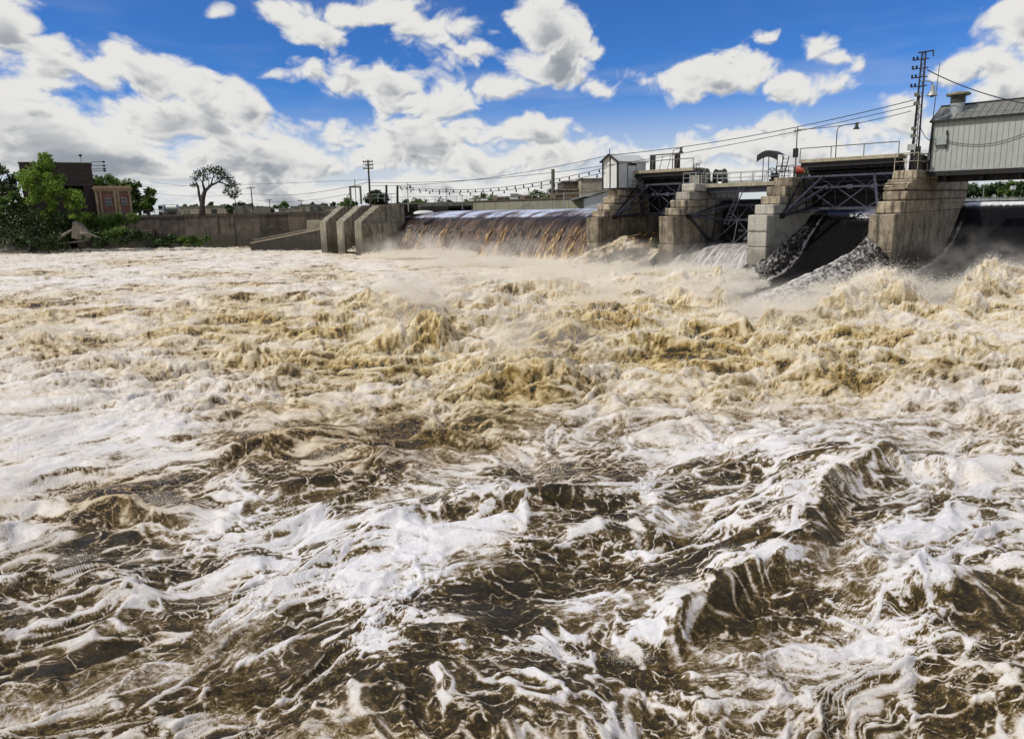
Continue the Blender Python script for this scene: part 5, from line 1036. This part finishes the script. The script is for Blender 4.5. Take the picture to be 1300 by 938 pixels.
print('spray points', sum(len(a) for a in pts))


# ---- mist hanging over the foot of the falls
def mist(px, py, z0, rx, ry, rz, dens, label=None):
    p = atZ(px, py, 0); bm = bmesh.new(); bmesh.ops.create_icosphere(bm, subdivisions=3, radius=1); me = bpy.data.meshes.new('mist'); bm.to_mesh(me); bm.free(); me.materials.append(M['mist'])
    o = bpy.data.objects.new('mist', me); C.objects.link(o); o.location = (p.x, p.y, z0); o.scale = (rx, ry, rz); o.rotation_euler.z = DR*.7; o['kind'] = 'stuff'; o.color = (dens, dens, dens, 1); return o
mm = bpy.data.materials.new('mist_volume'); mm.use_nodes = True; mm.node_tree.nodes.clear(); N = NT(mm.node_tree); M['mist'] = mm
oc = N.add('ShaderNodeTexCoord').outputs['Object']; gp = N.add('ShaderNodeNewGeometry').outputs['Position']
fall_ = N.ss(N.vm('LENGTH', oc), 1.0, .1); nz = N.ss(N.noise(gp, .45, 4, .6, .5), .42, .68); oi = N.add('ShaderNodeObjectInfo').outputs['Color']
dn2 = N.m('MULTIPLY', N.m('MULTIPLY', fall_, nz), N.m('MULTIPLY', oi, 1.0))
pv2 = N.add('ShaderNodeVolumePrincipled', {'Color': (1.0, .96, .88, 1), 'Density': dn2, 'Anisotropy': .2}); N.l.new(pv2.outputs[0], N.add('ShaderNodeOutputMaterial').inputs['Volume'])
mm.cycles.volume_step_rate = 4 if hasattr(mm.cycles, 'volume_step_rate') else 1
for a in [(540,408,1.4,5,3,2.4,.7),(640,342,1.0,13,5,2.6,.50),(530,325,1.0,12,5,2.6,.42),(690,455,1.0,3.4,2.4,1.6,.7),(830,352,1.0,10,4,2.4,.45),(965,408,.8,4,3,1.6,.30),(1125,380,.8,4,2.4,1.8,.22),(1215,345,1.2,6,4,3.0,.16),(720,375,.8,8,4,2.0,.30),(60,425,.8,3,2,1.0,.4),(925,322,1.5,5,3,2.6,.25),(1175,392,1.0,4,2.6,1.8,.6),(1265,368,1.2,5,3,2.2,.55),(1060,412,1.0,4,2.6,1.8,.45),(880,385,1.0,5,3,1.8,.5),(1270,300,2.0,6,4,3.0,.18),(790,345,1.2,4,3,2.2,.4)]: mist(*a)

# ---- pool above the dam
pool = MB(); 
pm = bpy.data.meshes.new('reservoir_water')
def poolmat(N, b):
    g = N.add('ShaderNodeNewGeometry').outputs['Position']; b.inputs['Base Color'].default_value = (.06, .05, .035, 1); b.inputs['Roughness'].default_value = .06; b.inputs['IOR'].default_value = 1.33
    bump(N, b, N.noise(g, 1.2, 5, .6, .4), .18, .08)
M['pool'] = mat('smooth_reservoir_water', poolmat)
pv = [suz(-40, 10.2, 5.47), suz(.6, 10.2, 5.47), suz(.6, 12.4, 5.47), suz(31, 12.4, 5.47), suz(31, 23.6, 5.47), suz(70, 23.6, 5.47), Vector((190, 60, 5.47)), Vector((260, 300, 5.47)), Vector((-20, 330, 5.47)), suz(-70, 60, 5.47)]
pm.from_pydata([tuple(v) for v in pv], [], [tuple(range(len(pv)))]); pm.materials.append(M['pool'])
po = bpy.data.objects.new('reservoir_water', pm); C.objects.link(po); struct(po)

# ---- sheet of water over the fixed crest (between the buttresses and pier one)
ns, nu = 640, 150
sv = np.linspace(-38.4, .6, ns, dtype=np.float32); tv = np.linspace(0, 1, nu, dtype=np.float32)
SS = np.repeat(sv[None, :], nu, 0); TT = np.repeat(tv[:, None], ns, 1)
TL = .36
up = np.clip(TT/TL, 0, 1); dn_ = np.clip((TT-TL)/(1-TL), 0, 1)
u_top = 3.3+7.2*(1-up); z_top = 5.50-.95*up**3.0-.10*up
uu = np.where(TT < TL, u_top, 3.3-3.9*dn_**.8); zz = np.where(TT < TL, z_top, 4.45-4.9*dn_**1.25)
stk = fbm(SS*.8+.8*fbm(SS*.25, TT*.8, 2, .5, 210), TT*1.6, 4, .6, 201); fine = fbm(SS*3.0+.5*stk, TT*2.6, 4, .65, 203); vf = fbm(SS*8+.6*stk, TT*8, 3, .6, 205)
flt = np.zeros_like(SS)
for (s0, w, k) in [(-33.2,.35,.8),(-30.2,.4,1),(-27.4,.25,.5),(-25.2,.6,1),(-21.8,.35,.8),(-18.6,.25,.5),(-16.2,.45,1),(-14.0,.55,1),(-9.6,.3,.6),(-6.9,.4,.8),(-4.6,.7,1),(-2.4,.55,1),(-.7,.3,.6)]:
    flt = np.maximum(flt, k*np.exp(-(((SS-s0+.5*stk)-.6*dn_*np.sin(s0*7))/(w*(.35+dn_*1.2)))**2))
brk = sst(dn_, .0, .5)
uu = uu+brk*(-.30*fine-.35*stk-.16*vf)-.5*flt*brk*(.6+fine)+.22*flt*(TT >= TL)*(1-brk)
zz = zz+np.where(TT < TL, .05*fbm(SS*.7, TT*8, 3, .5, 207)*up-.06*flt*sst(up, .7, 1), 0)
crest_sheen = .50+.6*fbm(SS*.5, TT*2.5, 3, .5, 215)-.35*sst(up, .88, 1)-.4*flt*sst(up, .6, 1)  # pale sky reflection on the crest, painted into the aeration; darker at the lip
aerf = np.where(TT < TL, crest_sheen, -.0+.16+.42*fine+.50*vf*(.3+.7*brk)+.30*(stk)+.16*dn_)+.46*flt*brk*(.75+vf)-.35*flt*(1-sst(dn_, .0, .3))*(TT >= TL)
aerf += .45*sst(dn_, .80, 1)
Pf = [O.x+Q*SS+Q*uu, O.y-Q*SS+Q*uu, zz]
def fallmat(N, b):
    pass
sheet = gridmesh('spillway_overflow_water', Pf[0], Pf[1], Pf[2], {'aer': np.clip(aerf, 0, 1), 'white': np.where(TT < TL, .85, 0.0)+0*SS, 'golden': np.clip(flt*brk*1.0*(.5+dn_), 0, .8)*(TT >= TL)}, M['fall']); struct(sheet)  # white on the crest carries the painted sky reflection

# ---- chutes under the gates: heights over (s, u)
def chute(name, s0, s1, u1, un, fz, fa, m, ns=150, nu=220, widen=0.0):
    sv = np.linspace(0, 1, ns, dtype=np.float32); uv = np.linspace(u1, un, nu, dtype=np.float32)
    q = np.repeat(sv[None, :], nu, 0); U2 = np.repeat(uv[:, None], ns, 1); S2 = s0+q*(s1-s0+widen*sst(U2, -.2, -3))
    z = fz(S2, U2, q); a, wh = fa(S2, U2, q, z)
    o = gridmesh(name, O.x+Q*S2+Q*U2, O.y-Q*S2+Q*U2, z, {'aer': np.clip(a, 0, 1), 'white': wh+0*S2}, m); return struct(o)
def drop(U, top, bot, ua, ub): return bot+(top-bot)*sst(U, ub, ua)
def prof(U, l): x, y = zip(*sorted(l)); return np.interp(U, x, y).astype(np.float32)
# bay three: gate lifted, a black hollow with white water climbing both walls
def b3base(U): return prof(U, [(13, 5.3), (11.5, 4.85), (9.5, 4.5), (7.5, 3.2), (5.5, 1.7), (3.5, .5), (1, -.4), (-2, -.75), (-30, -.85)])
def b3L(U): return prof(U, [(12, 4.6), (11, 4.4), (7.5, 3.5), (4, 2.25), (0, .95), (-3, .35), (-8, -.1), (-14, -.5), (-30, -1)])
def b3R(U): return prof(U, [(12, 4.7), (8, 4.0), (4, 3.4), (.5, 2.9), (-2, 2.05), (-7, 1.35), (-12, .75), (-17, .2), (-24, -.6)])
def b3w(S, U):
    sl = 20.9; wl = 1.0+np.clip(6-U, 0, 12)*.10; sr = 28.9+np.clip(-U, 0, 30)*.02
    wob = .22*fbm(S*0+U*.6, U*.6, 3, .6, 307)
    L = np.exp(-(np.clip(S-sl, 0, 99)/wl)**2.5); d = S-sr+wob*2; R = np.where(d < 0, np.exp(-(d/(.55+np.clip(-U, 0, 20)*.10))**2), np.exp(-(d/2.6)**2)); return L, R, sl, wl, d
def fz3(S, U, q):
    base = b3base(U); L, R, sl, wl, d = b3w(S, U)
    n = bil(S*.9, U*.8, 3, .6, 301); n2 = bil(S*2.8, U*1.9, 3, .6, 302)
    z = base+L*np.clip(b3L(U)-base, 0, 9)*(.85+.5*n*sst(U, 9, 5)); z = np.maximum(z, base+R*np.clip(b3R(U)-base, 0, 9))
    return z+(L+R)*sst(U, 10, 6)*(.10*(bil(S*2.4, U*.6, 3, .5, 309)-.3)+.10*(n-.3))+.06*fbm(S*.8, U*.3, 4, .6, 303)+.04*fbm(S*4, U*2.2, 3, .65, 305)
def fa3(S, U, q, z):
    L, R, sl, wl, d = b3w(S, U); st = fbm(S*2.2, U*.28, 5, .65, 311); f = fbm(S*3.2, U*1.6, 4, .68, 313); f2 = 1-np.abs(fbm(S*3.6+.8*f+U*.5, U*.7, 4, .6, 315))*5; fr = fbm(S*7, U*5, 3, .6, 317)
    lineL = np.exp(-((S-sl-wl*1.05+.25*f)/.13)**2)*sst(U, 11, 8); lineR = np.exp(-((d+.35)/.16)**2)*sst(U, 6, 3)
    a = .03+.10*sst(st, .05, .5)+(L+R)*sst(U, 10, 7)*(.26+.34*sst(f2, .20, 1.0)+.30*f+.10*fr)+.55*lineL*(.8+f)+.50*lineR*(.8+fr)
    a += sst(U, 0, -9)*(.10+.30*sst(f+.6*st, 0, .6)+.12*fr); a += .40*sst(U, -11, -19)*sst(fr+f, -.2, .5)
    a = a+.85*sst(U, 8.3, 9.6)*sst(q+.25*f, .30, .55); return a, np.where(U > 8, .9, .25)  # strip below the gate: bright reflected sky painted in as pale water
chute('gate_three_water', 20.6, 30.85, 12.8, -24, fz3, fa3, M['chute'], 190, 230, 1.6)
# right of pier four: open fall, dark, one thin foamy line where it slides along the pier
def b4base(U): return prof(U, [(24.5, 5.4), (22.5, 5.32), (21, 4.9), (19, 3.1), (16.6, 1.6), (13.5, .5), (8.6, -.1), (3, -.35), (-30, -.8)])
def fz4(S, U, q):
    L = np.exp(-((S-31.0)/.5)**2); return b4base(U)+.12*fbm(S*1.1, U*.4, 4, .6, 321)*sst(U, 22, 18)+.05*fbm(S*4, U*1.5, 4, .6, 323)+.25*L*sst(U, 20, 12)
def fa4(S, U, q, z):
    st = fbm(S*1.6, U*.3, 5, .65, 331); f = fbm(S*1.3+.6*st, U*.9, 5, .68, 333); ln = np.exp(-((S-31.35-.02*np.clip(14-U, 0, 14)+.12*f)/(.13+.012*np.clip(20-U, 0, 20)))**2)*sst(U, 21, 19)
    a = .02+.10*sst(st, .05, .5)+.55*ln*(1+f)+.30*sst(f, .12, .5)*sst(U, 19, 9)+.62*sst(U, 20.6, 22.2)+.3*sst(U, 2, -6)*sst(f, -.1, .4); return a, np.where(U > 20.5, .8, .2)
chute('open_bay_water', 30.9, 66, 24, -14, fz4, fa4, M['chute'], 280, 210)
# bay two: gate closed, a thin pale apron fans out below it
def fz2(S, U, q): 
    return drop(U, 1.7, -.6, 6.5, -6)+.25*np.exp(-((S-11.2)/.7)**2)+.05*fbm(S*1.8, U*.35, 4, .6, 341)
def fa2(S, U, q, z):
    st = fbm(S*2.6+.05*U*S, U*.12, 5, .6, 351); return .60+.50*st+.12*sst(q, .2, .9)-.3*sst(q, .25, .0)-.25*sst(np.abs(st), .12, .0), .35
chute('gate_two_water', 10.8, 19.1, 9, -12, fz2, fa2, M['chute'])
# bay one: heaped, tumbling brown water with black hollows
def fz1(S, U, q):
    return drop(U, 2.6, -.3, 7, -7)+.6*np.exp(-((S-3.6-.25*U)/1.7)**2)*sst(U, 8, 1)*sst(U, -9, -3)+.7*bil(S*.35, U*.3, 3, .5, 361)-.25+.16*bil(S*1.1+.3*U, U*.5, 4, .6, 363)
def fa1(S, U, q, z):
    c = fbm(S*.5, U*.35, 4, .55, 371); f = fbm(S*2.4, U*1.4, 4, .65, 373)
    ss_ = fbm(S*1.5+.4*U, U*.45, 4, .65, 375)
    a = .50+.75*c+.45*f+.75*ss_-.60*np.exp(-((S-6.6-.15*U)/1.8)**2)*sst(U, -9, -1)*(1-.3*c)-.35*sst(U, 2, 7); return np.clip(a, .02, 1), .25
chute('gate_one_water', 1.7, 9.7, 9, -14, fz1, fa1, M['river'], 160, 200)

# riverbed and land far around, one sheet to the horizon
bed = MB(); bed.box((-3000, -3000, -6), (3000, 3000, -5)); bo = bed.build('riverbed', M['ground']); struct(bo)
